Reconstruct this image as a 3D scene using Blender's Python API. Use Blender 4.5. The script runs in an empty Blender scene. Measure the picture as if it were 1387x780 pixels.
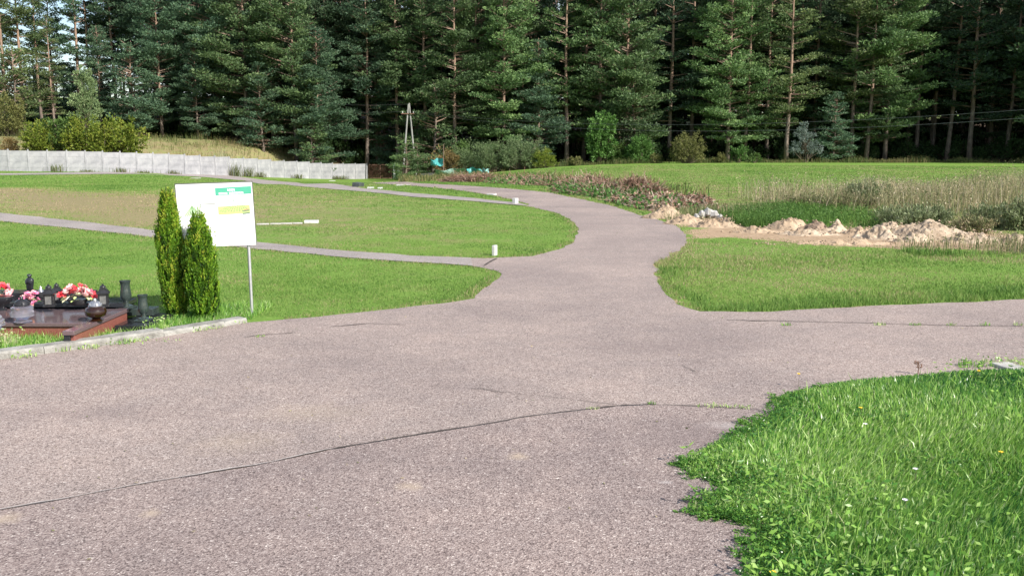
import bpy, math, random
import numpy as np
from mathutils import Vector, Matrix, noise
from mathutils.geometry import delaunay_2d_cdt

S = bpy.context.scene
C = S.collection
PI = math.pi
R = math.radians
rnd = random.Random(7)
rng = np.random.default_rng(11)

# ------------------------------------------------------------------ camera
CAM_Z = 1.7
PITCH = R(8.65)
FPX = 1250.0
cd = bpy.data.cameras.new('camera')
cam = bpy.data.objects.new('camera', cd)
C.objects.link(cam)
cam.location = (0, 0, CAM_Z)
cam.rotation_euler = (PI / 2 - PITCH, 0, 0)
cd.sensor_width = 36.0
cd.lens = 36.0 * FPX / 1387.0
cd.clip_start = 0.05
cd.clip_end = 6000
S.camera = cam
# ------------------------------------------------------------------ sky and sun
SUN_EL, SUN_AZ = R(35), math.atan2(0.76, -0.65)
w = bpy.data.worlds.new('World')
S.world = w
w.use_nodes = True
nt = w.node_tree
nt.nodes.clear()
wo = nt.nodes.new('ShaderNodeOutputWorld')
bg = nt.nodes.new('ShaderNodeBackground')
sky = nt.nodes.new('ShaderNodeTexSky')
sky.sky_type = 'NISHITA'
sky.sun_disc = False
sky.sun_elevation = SUN_EL
sky.sun_rotation = SUN_AZ
tc = nt.nodes.new('ShaderNodeTexCoord')
mp = nt.nodes.new('ShaderNodeMapping')
mp.inputs['Scale'].default_value = (1, 1, 2.6)
nz = nt.nodes.new('ShaderNodeTexNoise')
nz.inputs['Scale'].default_value = 5.0
nz.inputs['Detail'].default_value = 7
nz.inputs['Roughness'].default_value = 0.6
cr = nt.nodes.new('ShaderNodeValToRGB')
cr.color_ramp.elements[0].position = 0.5
cr.color_ramp.elements[1].position = 0.66
mx = nt.nodes.new('ShaderNodeMix')
mx.data_type = 'RGBA'
mx.inputs['B'].default_value = (7.5, 7.8, 8.4, 1)
nt.links.new(tc.outputs['Generated'], mp.inputs[0])
nt.links.new(mp.outputs[0], nz.inputs['Vector'])
nt.links.new(nz.outputs['Fac'], cr.inputs[0])
nt.links.new(cr.outputs[0], mx.inputs['Factor'])
nt.links.new(sky.outputs[0], mx.inputs['A'])
nt.links.new(mx.outputs['Result'], bg.inputs['Color'])
bg.inputs['Strength'].default_value = 0.11
nt.links.new(bg.outputs[0], wo.inputs[0])
sl = bpy.data.lights.new('sun', 'SUN')
sl.energy = 5.0
sl.angle = R(0.5)
sl.color = (1.0, 0.94, 0.86)
sun = bpy.data.objects.new('sun', sl)
C.objects.link(sun)
TO_SUN = Vector((math.sin(SUN_AZ) * math.cos(SUN_EL), math.cos(SUN_AZ) * math.cos(SUN_EL), math.sin(SUN_EL)))
sun.rotation_euler = TO_SUN.to_track_quat('Z', 'Y').to_euler()
S.view_settings.view_transform = 'Standard'
S.view_settings.look = 'None'
S.view_settings.exposure = 0.7
S.view_settings.gamma = 1.0
S.cycles.max_bounces = 5
S.cycles.diffuse_bounces = 2
S.cycles.transmission_bounces = 4
S.cycles.transparent_max_bounces = 4

# ------------------------------------------------------------------ terrain and the photograph's rays
def ss(t):
    t = np.clip(t, 0, 1)
    return t * t * (3 - 2 * t)

FX = [-140., -44.5, -42.0, -30.6, -17.7, 40.]
FY = [62., 79.5, 80.0, 86.5, 113.0, 116.]
def H(x, y):
    x = np.asarray(x, float); y = np.asarray(y, float)
    a = ss((y - 25) / 90.0)
    z = -2.1 * a * np.exp(-((x + 16) / 12.0) ** 2 / 2)
    z = z - 0.3 * a * ss((-x - 30) / 12)
    s = y - np.interp(x, FX, FY) - 2.0
    z = z + 3.3 * ss(s / 24.0) * (1 - ss((x + 22) / 17.0))
    z = z + 0.05 * np.sin(x * 0.23 + 1.0) * np.sin(y * 0.19) * ss((y - 12) / 20) * ss((90 - y) / 20)
    z = z + 9.0 * ss((y - 126) / 60.0)
    return z
def hz(x, y):
    return float(H(x, y))

cp, sp = math.cos(PITCH), math.sin(PITCH)
def ray(px, py):
    u = (px - 693.5) / FPX; v = (390 - py) / FPX
    return Vector((u, cp + v * sp, -sp + v * cp))
def at(px, py, dz=0.0):
    """ground point (raised by dz) seen at this pixel of the photograph"""
    d = ray(px, py)
    t0 = 1.0; t = 1.0
    while t < 600:
        p = d * t
        if CAM_Z + p.z < hz(p.x, p.y) + dz: break
        t0 = t; t *= 1.03
    a, b = t0, t
    for _ in range(30):
        m = (a + b) / 2
        p = d * m
        if CAM_Z + p.z < hz(p.x, p.y) + dz: b = m
        else: a = m
    p = d * a
    return Vector((p.x, p.y, hz(p.x, p.y)))
def atz(px, py, z):
    d = ray(px, py); t = (z - CAM_Z) / d.z
    return Vector((d.x * t, d.y * t, z))
def atY(px, py, Y):
    d = ray(px, py); t = Y / d.y
    return Vector((d.x * t, Y, CAM_Z + d.z * t))

# ------------------------------------------------------------------ helpers
def tag(o, label=None, cat=None, group=None, kind=None):
    if label: o['label'] = label
    if cat: o['category'] = cat
    if group: o['group'] = group
    if kind: o['kind'] = kind
    return o
def empty(name, loc, label, cat, group=None, rz=0.0):
    o = bpy.data.objects.new(name, None)
    C.objects.link(o); o.location = loc; o.rotation_euler = (0, 0, rz)
    o.empty_display_size = 0.1
    return tag(o, label, cat, group)
def mesh_np(name, V, F, tint=None, smooth=False, mat=None):
    """F: int array (n,k) or a list of such arrays"""
    me = bpy.data.meshes.new(name)
    V = np.asarray(V, np.float32).reshape(-1, 3)
    Fs = F if isinstance(F, list) else [F]
    Fs = [np.asarray(f, np.int32) for f in Fs if len(f)]
    tot = sum(f.shape[0] for f in Fs); loops = sum(f.size for f in Fs)
    me.vertices.add(len(V)); me.vertices.foreach_set('co', V.ravel())
    me.loops.add(loops); me.polygons.add(tot)
    me.loops.foreach_set('vertex_index', np.concatenate([f.ravel() for f in Fs]))
    st = np.concatenate([np.full(f.shape[0], f.shape[1], np.int32) for f in Fs])
    ls = np.concatenate([[0], np.cumsum(st)[:-1]]).astype(np.int32)
    me.polygons.foreach_set('loop_start', ls)
    me.polygons.foreach_set('loop_total', st)
    if smooth: me.polygons.foreach_set('use_smooth', np.ones(tot, bool))
    if tint is not None:
        at_ = me.attributes.new('tint', 'FLOAT', 'POINT')
        at_.data.foreach_set('value', np.asarray(tint, np.float32))
    me.update(calc_edges=True)
    if mat: me.materials.append(mat)
    return me
def link(name, me, parent=None, loc=None):
    o = bpy.data.objects.new(name, me)
    C.objects.link(o)
    if parent: o.parent = parent
    if loc is not None: o.location = loc
    return o

class MB:
    def __init__(s): s.v = []; s.f = []
    def add(s, vs, fs):
        n = len(s.v); s.v += [tuple(v) for v in vs]; s.f += [tuple(i + n for i in f) for f in fs]
        return s
    def box(s, c, d, rz=0.0, M=None):
        x, y, z = d[0] / 2, d[1] / 2, d[2] / 2
        vs = [Vector((a * x, b * y, e * z)) for a in (-1, 1) for b in (-1, 1) for e in (-1, 1)]
        if rz: vs = [Matrix.Rotation(rz, 3, 'Z') @ v for v in vs]
        if M: vs = [M @ v for v in vs]
        c = Vector(c)
        return s.add([v + c for v in vs], [(0, 1, 3, 2), (4, 6, 7, 5), (0, 4, 5, 1), (2, 3, 7, 6), (0, 2, 6, 4), (1, 5, 7, 3)])
    def tube(s, pts, rs, n=8, caps=True):
        pts = [Vector(p) for p in pts]
        if not hasattr(rs, '__len__'): rs = [rs] * len(pts)
        base = len(s.v); X = None
        for i, p in enumerate(pts):
            t = (pts[min(i + 1, len(pts) - 1)] - pts[max(i - 1, 0)]).normalized()
            if X is None:
                X = t.orthogonal().normalized()
            X = (X - t * X.dot(t)).normalized(); Y = t.cross(X)
            for k in range(n):
                a = 2 * PI * k / n
                s.v.append(tuple(p + (X * math.cos(a) + Y * math.sin(a)) * rs[i]))
        for i in range(len(pts) - 1):
            for k in range(n):
                a = base + i * n + k; b = base + i * n + (k + 1) % n
                s.f.append((a, b, b + n, a + n))
        if caps:
            s.f.append(tuple(base + k for k in range(n))[::-1])
            s.f.append(tuple(base + (len(pts) - 1) * n + k for k in range(n)))
        return s
    def lathe(s, prof, n=20, c=(0, 0, 0), rot=0.0, sx=1, sy=1):
        base = len(s.v)
        for r, z in prof:
            for k in range(n):
                a = 2 * PI * k / n + rot
                s.v.append((c[0] + r * sx * math.cos(a), c[1] + r * sy * math.sin(a), c[2] + z))
        for i in range(len(prof) - 1):
            for k in range(n):
                a = base + i * n + k; b = base + i * n + (k + 1) % n
                s.f.append((a, b, b + n, a + n))
        s.f.append(tuple(base + k for k in range(n))[::-1])
        s.f.append(tuple(base + (len(prof) - 1) * n + k for k in range(n)))
        return s
    def mesh(s, name, mat, smooth=False, bevel=0.0):
        me = bpy.data.meshes.new(name)
        me.from_pydata(s.v, [], s.f); me.update()
        if smooth: me.shade_smooth()
        if mat: me.materials.append(mat)
        return me
    def build(s, name, mat, parent=None, smooth=False, loc=None, bevel=0.0):
        o = link(name, s.mesh(name, mat, smooth), parent, loc)
        if bevel:
            m = o.modifiers.new('bevel', 'BEVEL'); m.width = bevel; m.segments = 2; m.limit_method = 'ANGLE'
        if smooth:
            m = o.modifiers.new('edges', 'EDGE_SPLIT'); m.split_angle = R(50)
        return o

def copy_tree(o, loc=None, parent=None):
    c = o.copy(); C.objects.link(c)
    if parent: c.parent = parent
    if loc is not None: c.location = loc
    for ch in list(o.children): copy_tree(ch, None, c)
    return c

# ------------------------------------------------------------------ materials
def newmat(name):
    m = bpy.data.materials.new(name); m.use_nodes = True
    t = m.node_tree; t.nodes.clear()
    return m, t, t.nodes, t.links
def N(t, typ, **kw):
    n = t.nodes.new(typ)
    for k, v in kw.items():
        if k in n.inputs: n.inputs[k].default_value = v
        else: setattr(n, k, v)
    return n
def ramp(t, fac, stops):
    n = t.nodes.new('ShaderNodeValToRGB')
    e = n.color_ramp.elements
    while len(e) < len(stops): e.new(0.5)
    for i, (p, c) in enumerate(stops):
        e[i].position = p; e[i].color = (*c, 1) if len(c) == 3 else c
    t.links.new(fac, n.inputs[0])
    return n.outputs[0]
def mixc(t, fac, a, b, mode='MIX'):
    n = t.nodes.new('ShaderNodeMix'); n.data_type = 'RGBA'; n.blend_type = mode
    for sock, v in (('Factor', fac), ('A', a), ('B', b)):
        i = n.inputs[sock]
        if isinstance(v, (int, float)): i.default_value = v
        elif isinstance(v, tuple): i.default_value = (*v, 1)
        else: t.links.new(v, i)
    return n.outputs['Result']
def foliage(name, stops, transl=0.25, rough=0.6, objvar=0.25, usecolor=False):
    m, t, n, l = newmat(name)
    a = N(t, 'ShaderNodeAttribute'); a.attribute_name = 'tint'
    col = ramp(t, a.outputs['Fac'], stops)
    oi = N(t, 'ShaderNodeObjectInfo')
    if usecolor: col = mixc(t, 1.0, col, oi.outputs['Color'], 'MULTIPLY')
    br = N(t, 'ShaderNodeMapRange'); l.new(oi.outputs['Random'], br.inputs['Value'])
    br.inputs['To Min'].default_value = 1 - objvar; br.inputs['To Max'].default_value = 1 + objvar
    hs = N(t, 'ShaderNodeHueSaturation'); l.new(br.outputs[0], hs.inputs['Value']); l.new(col, hs.inputs['Color'])
    d = N(t, 'ShaderNodeBsdfPrincipled'); d.inputs['Roughness'].default_value = rough
    d.inputs['Specular IOR Level'].default_value = 0.25
    l.new(hs.outputs[0], d.inputs['Base Color'])
    tr = N(t, 'ShaderNodeBsdfTranslucent'); l.new(hs.outputs[0], tr.inputs['Color'])
    mxs = N(t, 'ShaderNodeMixShader'); mxs.inputs[0].default_value = transl
    l.new(d.outputs[0], mxs.inputs[1]); l.new(tr.outputs[0], mxs.inputs[2])
    o = N(t, 'ShaderNodeOutputMaterial'); l.new(mxs.outputs[0], o.inputs[0])
    return m
def solid(name, c1, c2=None, scale=8.0, rough=0.6, bump=0.0, metal=0.0, spec=0.5, detail=6, bscale=None, stretch=None, contrast=(0.3, 0.7), objvar=0.0, trans=0.0):
    m, t, n, l = newmat(name)
    p = N(t, 'ShaderNodeBsdfPrincipled', Roughness=rough, Metallic=metal)
    p.inputs['Specular IOR Level'].default_value = spec
    if trans: p.inputs['Transmission Weight'].default_value = trans
    co = N(t, 'ShaderNodeTexCoord'); vec = co.outputs['Object']
    if stretch:
        mpn = N(t, 'ShaderNodeMapping'); mpn.inputs['Scale'].default_value = stretch
        l.new(vec, mpn.inputs[0]); vec = mpn.outputs[0]
    nz = N(t, 'ShaderNodeTexNoise', Scale=scale, Detail=detail, Roughness=0.65); l.new(vec, nz.inputs['Vector'])
    col = ramp(t, nz.outputs['Fac'], [(contrast[0], c1), (contrast[1], c2 or c1)])
    if objvar:
        oi = N(t, 'ShaderNodeObjectInfo'); br = N(t, 'ShaderNodeMapRange'); l.new(oi.outputs['Random'], br.inputs['Value'])
        br.inputs['To Min'].default_value = 1 - objvar; br.inputs['To Max'].default_value = 1 + objvar
        hs = N(t, 'ShaderNodeHueSaturation'); l.new(br.outputs[0], hs.inputs['Value']); l.new(col, hs.inputs['Color']); col = hs.outputs[0]
    l.new(col, p.inputs['Base Color'])
    if bump:
        nb = N(t, 'ShaderNodeTexNoise', Scale=bscale or scale * 3, Detail=5); l.new(vec, nb.inputs['Vector'])
        b = N(t, 'ShaderNodeBump', Strength=bump, Distance=0.02); l.new(nb.outputs['Fac'], b.inputs['Height']); l.new(b.outputs[0], p.inputs['Normal'])
    o = N(t, 'ShaderNodeOutputMaterial'); l.new(p.outputs[0], o.inputs[0])
    return m

M = {}
M['needle'] = foliage('pine_needles', [(0, (.04, .07, .04)), (.5, (.1, .15, .078)), (1, (.195, .25, .12))], .35, .55, .22, True)
M['leaf'] = foliage('broad_leaves', [(0, (.03, .07, .015)), (.5, (.06, .13, .025)), (1, (.12, .2, .05))], .35, .5, .15, True)
M['thuja'] = foliage('thuja_scales', [(0, (.02, .06, .008)), (.45, (.1, .23, .015)), (.85, (.25, .42, .03)), (1, (.38, .42, .05))], .3, .5, .1, True)
M['grass'] = foliage('grass_blades', [(0, (.02, .1, .03)), (.35, (.115, .28, .05)), (.65, (.28, .47, .09)), (.88, (.46, .6, .24)), (1, (.6, .56, .36))], .42, .27, 0)
M['lawn'] = foliage('lawn_blades', [(0, (.07, .15, .03)), (.4, (.14, .255, .05)), (.65, (.22, .31, .08)), (.85, (.32, .29, .14)), (1, (.42, .33, .21))], .4, .6, 0)
M['dry'] = foliage('dry_stems', [(0, (.08, .13, .04)), (.3, (.17, .2, .08)), (.55, (.27, .25, .13)), (.8, (.38, .31, .19)), (1, (.5, .43, .32))], .3, .6, .1)
M['grey_leaf'] = foliage('grey_green_leaves', [(0, (.08, .12, .045)), (.5, (.19, .23, .11)), (1, (.38, .4, .27))], .25, .6, .1)
M['bark'] = solid('pine_bark', (.09, .06, .045), (.3, .17, .11), 3, .85, .6, stretch=(1, 1, .25))
M['limb'] = solid('pine_limb', (.1, .075, .06), (.26, .17, .12), 3, .85)
M['stem'] = solid('woody_stem', (.07, .055, .035), (.16, .13, .09), 6, .8)
M['concrete'] = solid('fence_concrete', (.19, .195, .21), (.36, .36, .37), 1.4, .85, .3, objvar=.08, bscale=14)
M['kerb'] = solid('kerb_concrete', (.13, .125, .11), (.38, .37, .34), 7, .9, .7, bscale=60)
M['white_stone'] = solid('white_marble', (.4, .4, .38), (.58, .58, .56), 12, .5, .1)
M['grey_stone'] = solid('grey_concrete', (.28, .27, .25), (.5, .48, .45), 10, .85, .4)
M['galv'] = solid('galvanised_steel', (.45, .46, .48), (.62, .63, .65), 20, .4, metal=.7)
M['pole'] = solid('weathered_concrete_pole', (.16, .16, .15), (.3, .3, .28), 4, .85, .3, stretch=(1, 1, .3))
M['wire'] = solid('bare_wire', (.1, .1, .11), (.18, .18, .19), 1, .4, metal=.6)
M['black_granite'] = solid('black_granite', (.012, .013, .016), (.035, .037, .042), 180, .09, spec=.6, contrast=(.4, .75))
M['dark_granite'] = solid('green_black_granite', (.018, .028, .026), (.06, .08, .074), 140, .16, spec=.6, contrast=(.35, .75))
M['plum_granite'] = solid('plum_granite', (.075, .045, .05), (.19, .14, .145), 150, .14, spec=.6, contrast=(.35, .7))
M['red_granite'] = solid('red_granite', (.16, .05, .04), (.27, .11, .085), 120, .22, spec=.5, contrast=(.35, .7))
M['black_metal'] = solid('black_lantern_metal', (.02, .02, .022), (.05, .05, .055), 30, .3, metal=.4)
M['silver'] = solid('silver_cap', (.35, .35, .36), (.55, .55, .57), 30, .25, metal=.8)
M['amber_glass'] = solid('dark_amber_glass', (.012, .004, .002), (.03, .01, .004), 20, .05, spec=.8)
M['clear_glass'] = solid('frosted_glass', (.5, .47, .54), (.66, .63, .7), 20, .18, trans=.85)
M['lantern_glass'] = solid('lantern_glass', (.08, .08, .08), (.22, .22, .21), 25, .1, spec=.7)
M['red_flower'] = solid('red_petals', (.75, .03, .06), (.85, .12, .14), 25, .6)
M['pink_flower'] = solid('pink_petals', (.8, .1, .3), (.9, .45, .6), 30, .6)
M['rose_flower'] = solid('rose_petals', (.85, .3, .33), (.92, .62, .6), 30, .6)
M['cream_flower'] = solid('cream_petals', (.75, .72, .45), (.85, .85, .62), 30, .6)
M['lime_leaf'] = solid('lime_leaves', (.3, .45, .12), (.6, .7, .3), 20, .5)
M['terracotta'] = solid('terracotta', (.5, .2, .1), (.6, .3, .18), 20, .7)
M['tarp'] = solid('teal_tarpaulin', (.03, .2, .2), (.07, .32, .31), 3, .4, .3)
M['net'] = solid('faded_green_net', (.1, .2, .17), (.22, .33, .28), 5, .8, .5)
M['crate'] = solid('black_plastic', (.03, .035, .035), (.08, .09, .09), 5, .5)
M['brush'] = foliage('cut_branches', [(0, (.09, .055, .035)), (.35, (.23, .13, .09)), (.7, (.38, .26, .19)), (1, (.5, .42, .33))], .1, .8, .1)
M['yellow_petal'] = solid('yellow_petals', (.8, .5, .02), (.9, .65, .05), 20, .6)
M['white_petal'] = solid('white_petals', (.75, .7, .75), (.85, .8, .85), 20, .6)
M['rust'] = solid('rusty_steel', (.1, .05, .03), (.22, .12, .08), 10, .8, .3)

def ground_mat():
    m, t, n, l = newmat('meadow_ground')
    co = N(t, 'ShaderNodeTexCoord'); V = co.outputs['Object']
    def nz(sc, det=6, ro=.6, st=None):
        x = N(t, 'ShaderNodeTexNoise', Scale=sc, Detail=det, Roughness=ro)
        if st:
            mm = N(t, 'ShaderNodeMapping'); mm.inputs['Scale'].default_value = st; l.new(V, mm.inputs[0]); l.new(mm.outputs[0], x.inputs['Vector'])
        else: l.new(V, x.inputs['Vector'])
        return x.outputs['Fac']
    big = nz(.12, 5); mid = nz(1.1, 6, .7); fine = nz(18, 5, .75)
    base = ramp(t, fine, [(.3, (.08, .15, .025)), (.5, (.14, .25, .045)), (.72, (.22, .32, .075))])
    base = mixc(t, ramp(t, big, [(.42, (0, 0, 0)), (.62, (.5, .5, .5))]), base, mixc(t, fine, (.12, .2, .03), (.2, .26, .06)))
    # dry, thin turf
    ad = N(t, 'ShaderNodeAttribute'); ad.attribute_name = 'dry'
    dryf = N(t, 'ShaderNodeMath', operation='MULTIPLY_ADD'); l.new(mid, dryf.inputs[0]); dryf.inputs[1].default_value = 1.6; dryf.inputs[2].default_value = -.8
    dsum = N(t, 'ShaderNodeMath', operation='ADD'); l.new(dryf.outputs[0], dsum.inputs[0]); l.new(ad.outputs['Fac'], dsum.inputs[1])
    drycol = ramp(t, fine, [(.3, (.17, .15, .07)), (.55, (.27, .22, .12)), (.75, (.38, .3, .2))])
    base = mixc(t, ramp(t, dsum.outputs[0], [(.25, (0, 0, 0)), (.75, (.95, .95, .95))]), base, drycol)
    # bare soil
    a = N(t, 'ShaderNodeAttribute'); a.attribute_name = 'soil'
    sm = N(t, 'ShaderNodeMath', operation='MULTIPLY_ADD'); l.new(mid, sm.inputs[0]); sm.inputs[1].default_value = 1.5; sm.inputs[2].default_value = -.75
    ssum = N(t, 'ShaderNodeMath', operation='ADD'); l.new(sm.outputs[0], ssum.inputs[0]); l.new(a.outputs['Fac'], ssum.inputs[1])
    soil = ramp(t, nz(7, 8, .7), [(.3, (.24, .16, .1)), (.55, (.4, .29, .19)), (.75, (.5, .38, .27))])
    base = mixc(t, ramp(t, ssum.outputs[0], [(.45, (0, 0, 0)), (.62, (1, 1, 1))]), base, soil)
    # forest litter
    f = N(t, 'ShaderNodeAttribute'); f.attribute_name = 'litter'
    lit = ramp(t, fine, [(.3, (.03, .022, .014)), (.7, (.08, .055, .035))])
    base = mixc(t, f.outputs['Fac'], base, lit)
    p = N(t, 'ShaderNodeBsdfPrincipled', Roughness=.95); p.inputs['Specular IOR Level'].default_value = .1
    l.new(base, p.inputs['Base Color'])
    b = N(t, 'ShaderNodeBump', Strength=.6, Distance=.04); l.new(fine, b.inputs['Height']); l.new(b.outputs[0], p.inputs['Normal'])
    o = N(t, 'ShaderNodeOutputMaterial'); l.new(p.outputs[0], o.inputs[0])
    return m
def asphalt_mat(name, stops, coarse=1.0, patches=()):
    m, t, n, l = newmat(name)
    co = N(t, 'ShaderNodeTexCoord'); V = co.outputs['Object']
    v = N(t, 'ShaderNodeTexVoronoi', Scale=150 * coarse); l.new(V, v.inputs['Vector'])
    sep = N(t, 'ShaderNodeSeparateColor'); l.new(v.outputs['Color'], sep.inputs[0])
    v2 = N(t, 'ShaderNodeTexVoronoi', Scale=75 * coarse); l.new(V, v2.inputs['Vector'])
    sep2 = N(t, 'ShaderNodeSeparateColor'); l.new(v2.outputs['Color'], sep2.inputs[0])
    mm = N(t, 'ShaderNodeMath', operation='MULTIPLY_ADD'); l.new(sep2.outputs[0], mm.inputs[0]); mm.inputs[1].default_value = .22
    m3 = N(t, 'ShaderNodeMath', operation='MULTIPLY'); l.new(sep.outputs[0], m3.inputs[0]); m3.inputs[1].default_value = .78
    l.new(m3.outputs[0], mm.inputs[2])
    col = ramp(t, mm.outputs[0], stops)
    nb = N(t, 'ShaderNodeTexNoise', Scale=.45, Detail=7, Roughness=.6); l.new(V, nb.inputs['Vector'])
    col = mixc(t, 1.0, col, ramp(t, nb.outputs['Fac'], [(.3, (.82, .81, .8)), (.5, (1.04, 1.03, .99)), (.7, (1.25, 1.22, 1.15))]), 'MULTIPLY')
    nb2 = N(t, 'ShaderNodeTexNoise', Scale=3.0, Detail=8, Roughness=.7); l.new(V, nb2.inputs['Vector'])
    col = mixc(t, 1.0, col, ramp(t, nb2.outputs['Fac'], [(.3, (.9, .9, .9)), (.7, (1.09, 1.07, 1.04))]), 'MULTIPLY')
    # sandy spots where grit has collected
    for (x, y, rx, ry, c, s) in patches:
        mp2 = N(t, 'ShaderNodeMapping'); mp2.vector_type = 'POINT'
        mp2.inputs['Location'].default_value = (-x / rx, -y / ry, 0); mp2.inputs['Scale'].default_value = (1 / rx, 1 / ry, 0)
        l.new(V, mp2.inputs[0])
        ln = N(t, 'ShaderNodeVectorMath', operation='LENGTH'); l.new(mp2.outputs[0], ln.inputs[0])
        dn = N(t, 'ShaderNodeTexNoise', Scale=11, Detail=6, Roughness=.7); l.new(V, dn.inputs['Vector'])
        ad = N(t, 'ShaderNodeMath', operation='MULTIPLY_ADD'); l.new(dn.outputs['Fac'], ad.inputs[0]); ad.inputs[1].default_value = 2.4; l.new(ln.outputs['Value'], ad.inputs[2])
        col = mixc(t, _falloff(t, ad.outputs[0], s), col, c)
    p = N(t, 'ShaderNodeBsdfPrincipled', Roughness=.8); p.inputs['Specular IOR Level'].default_value = .3
    l.new(col, p.inputs['Base Color'])
    b = N(t, 'ShaderNodeBump', Strength=.45, Distance=.006); l.new(v.outputs['Distance'], b.inputs['Height']); l.new(b.outputs[0], p.inputs['Normal'])
    o = N(t, 'ShaderNodeOutputMaterial'); l.new(p.outputs[0], o.inputs[0])
    return m
def _falloff(t, v, s):
    a = N(t, 'ShaderNodeMapRange'); t.links.new(v, a.inputs['Value'])
    a.inputs['From Min'].default_value = 1.2; a.inputs['From Max'].default_value = 2.3
    a.inputs['To Min'].default_value = s; a.inputs['To Max'].default_value = 0
    return a.outputs[0]

# ------------------------------------------------------------------ outlines on the ground
def P2(pts):
    out = []
    for p in pts:
        if len(p) == 3: out.append((p[0], p[1]))          # already metres
        else:
            q = at(*p); out.append((q.x, q.y))
    return out
def inside(x, y, poly):
    x = np.asarray(x, float); y = np.asarray(y, float)
    r = np.zeros(x.shape, bool); n = len(poly)
    for i in range(n):
        x0, y0 = poly[i]; x1, y1 = poly[(i + 1) % n]
        if y0 == y1: continue
        c = ((y0 > y) != (y1 > y)) & (x < (x1 - x0) * (y - y0) / (y1 - y0) + x0)
        r ^= c
    return r
def pdist(x, y, poly, closed=True):
    x = np.asarray(x, float); y = np.asarray(y, float)
    d = np.full(x.shape, 1e9); n = len(poly)
    for i in range(n if closed else n - 1):
        x0, y0 = poly[i]; x1, y1 = poly[(i + 1) % n]
        L = (x1 - x0) ** 2 + (y1 - y0) ** 2 + 1e-12
        t = np.clip(((x - x0) * (x1 - x0) + (y - y0) * (y1 - y0)) / L, 0, 1)
        d = np.minimum(d, np.hypot(x - x0 - t * (x1 - x0), y - y0 - t * (y1 - y0)))
    return d
def wob(pts, amp, step, seed=0):
    """finer outline with small irregular jogs (a mown and trodden edge)"""
    out = []; n = len(pts)
    for i in range(n - 1):
        (x0, y0), (x1, y1) = pts[i], pts[i + 1]
        L = math.hypot(x1 - x0, y1 - y0); k = max(1, int(L / step))
        for j in range(k):
            t = j / k; x = x0 + (x1 - x0) * t; y = y0 + (y1 - y0) * t
            a = amp if (L < 40) else 0
            out.append((x + a * noise.noise(Vector((x * 2.2, y * 2.2, seed))), y + a * noise.noise(Vector((x * 2.2, y * 2.2, seed + 9)))))
    out.append(pts[-1]); return out

lawn_tip = [(640, 361), (662, 364), (676, 367), (682, 371), (679, 378), (664, 386), (650, 396), (640, 405), (600, 411), (560, 415), (500, 422), (430, 430), (345, 436)]
kerb_px = [(335, 437.5), (300, 443), (215, 458), (100, 475), (0, 488), (-150, 507)]
nose = [(640, 349.6), (660, 350), (720, 347), (750, 341), (772, 331), (782, 320), (783, 309), (775, 299), (755, 289), (730, 283), (712, 279.5)]
wedge = [(714, 278.7), (716, 277), (700, 272), (660, 264), (610, 257), (560, 252.3), (520, 249.8), (500, 248.5)]
far_edge = [(520, 247.2), (563, 248.6), (645, 253), (710, 258), (742, 261), (791, 271), (828, 279), (859, 289), (891, 298), (915, 306), (923, 312.5), (929, 319), (929, 335), (905, 346), (889, 358), (887, 373), (896.5, 393), (916, 412), (947, 422), (1044, 422.6), (1160, 416), (1387, 406)]
near_px = [(1387, 503), (1320, 506), (1250, 510), (1160, 517), (1100, 528), (1062, 538), (1035, 565), (1000, 588), (960, 610), (935, 624), (918, 632), (945, 646), (985, 660), (975, 668), (940, 680), (925, 690), (948, 700), (985, 706), (1025, 722), (1030, 738), (1012, 752), (1000, 780)]
low_n = [(640, 349.6), (560, 347), (450, 339), (345, 328), (205, 312), (100, 299.5), (0, 289), (-150, 266)]
low_s = [(-150, 277), (0, 300), (100, 310), (205, 321.5), (345, 338), (500, 352), (600, 358), (640, 361)]
up_s = [(712, 279.5), (640, 273), (560, 267.3), (494, 260.3), (402, 252.5), (332, 245), (280, 240.5), (180, 236), (0, 237.5)]
up_n = [(0, 235.3), (180, 233.2), (240, 235), (309, 237.5), (402, 247.6), (494, 256), (560, 262.4), (640, 269), (700, 275.5), (714, 278.7)]

A1 = wob(P2(lawn_tip[::-1]), .07, .12, 1)       # front edge of the lower lawn, kerb -> tip
KB = P2(kerb_px)[::-1]
NO = wob(P2(nose), .08, .25, 2)
WE = wob(P2(wedge), .1, .6, 3)
FE = wob(P2(far_edge), .09, .2, 4)
NR = wob(P2(near_px), .05, .06, 5)
kd = (KB[1][0] - KB[-1][0], KB[1][1] - KB[-1][1])
road_poly = [(-12.5, -8), (-12.5, -2.2)] + KB + A1 + NO + WE + FE + [(30, 16), (30, 13.6)] + NR + [(.98, 2.2), (1.3, .8), (2.2, -.4), (9, -2), (14, -2), (14, -8)]
path_low = wob(P2(low_n), .08, .4, 6) + wob(P2(low_s), .08, .4, 7)
path_up = wob(P2(up_s), .12, 1., 8) + wob(P2(up_n), .12, 1., 9)
ASPH = [road_poly, path_low, path_up]

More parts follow.
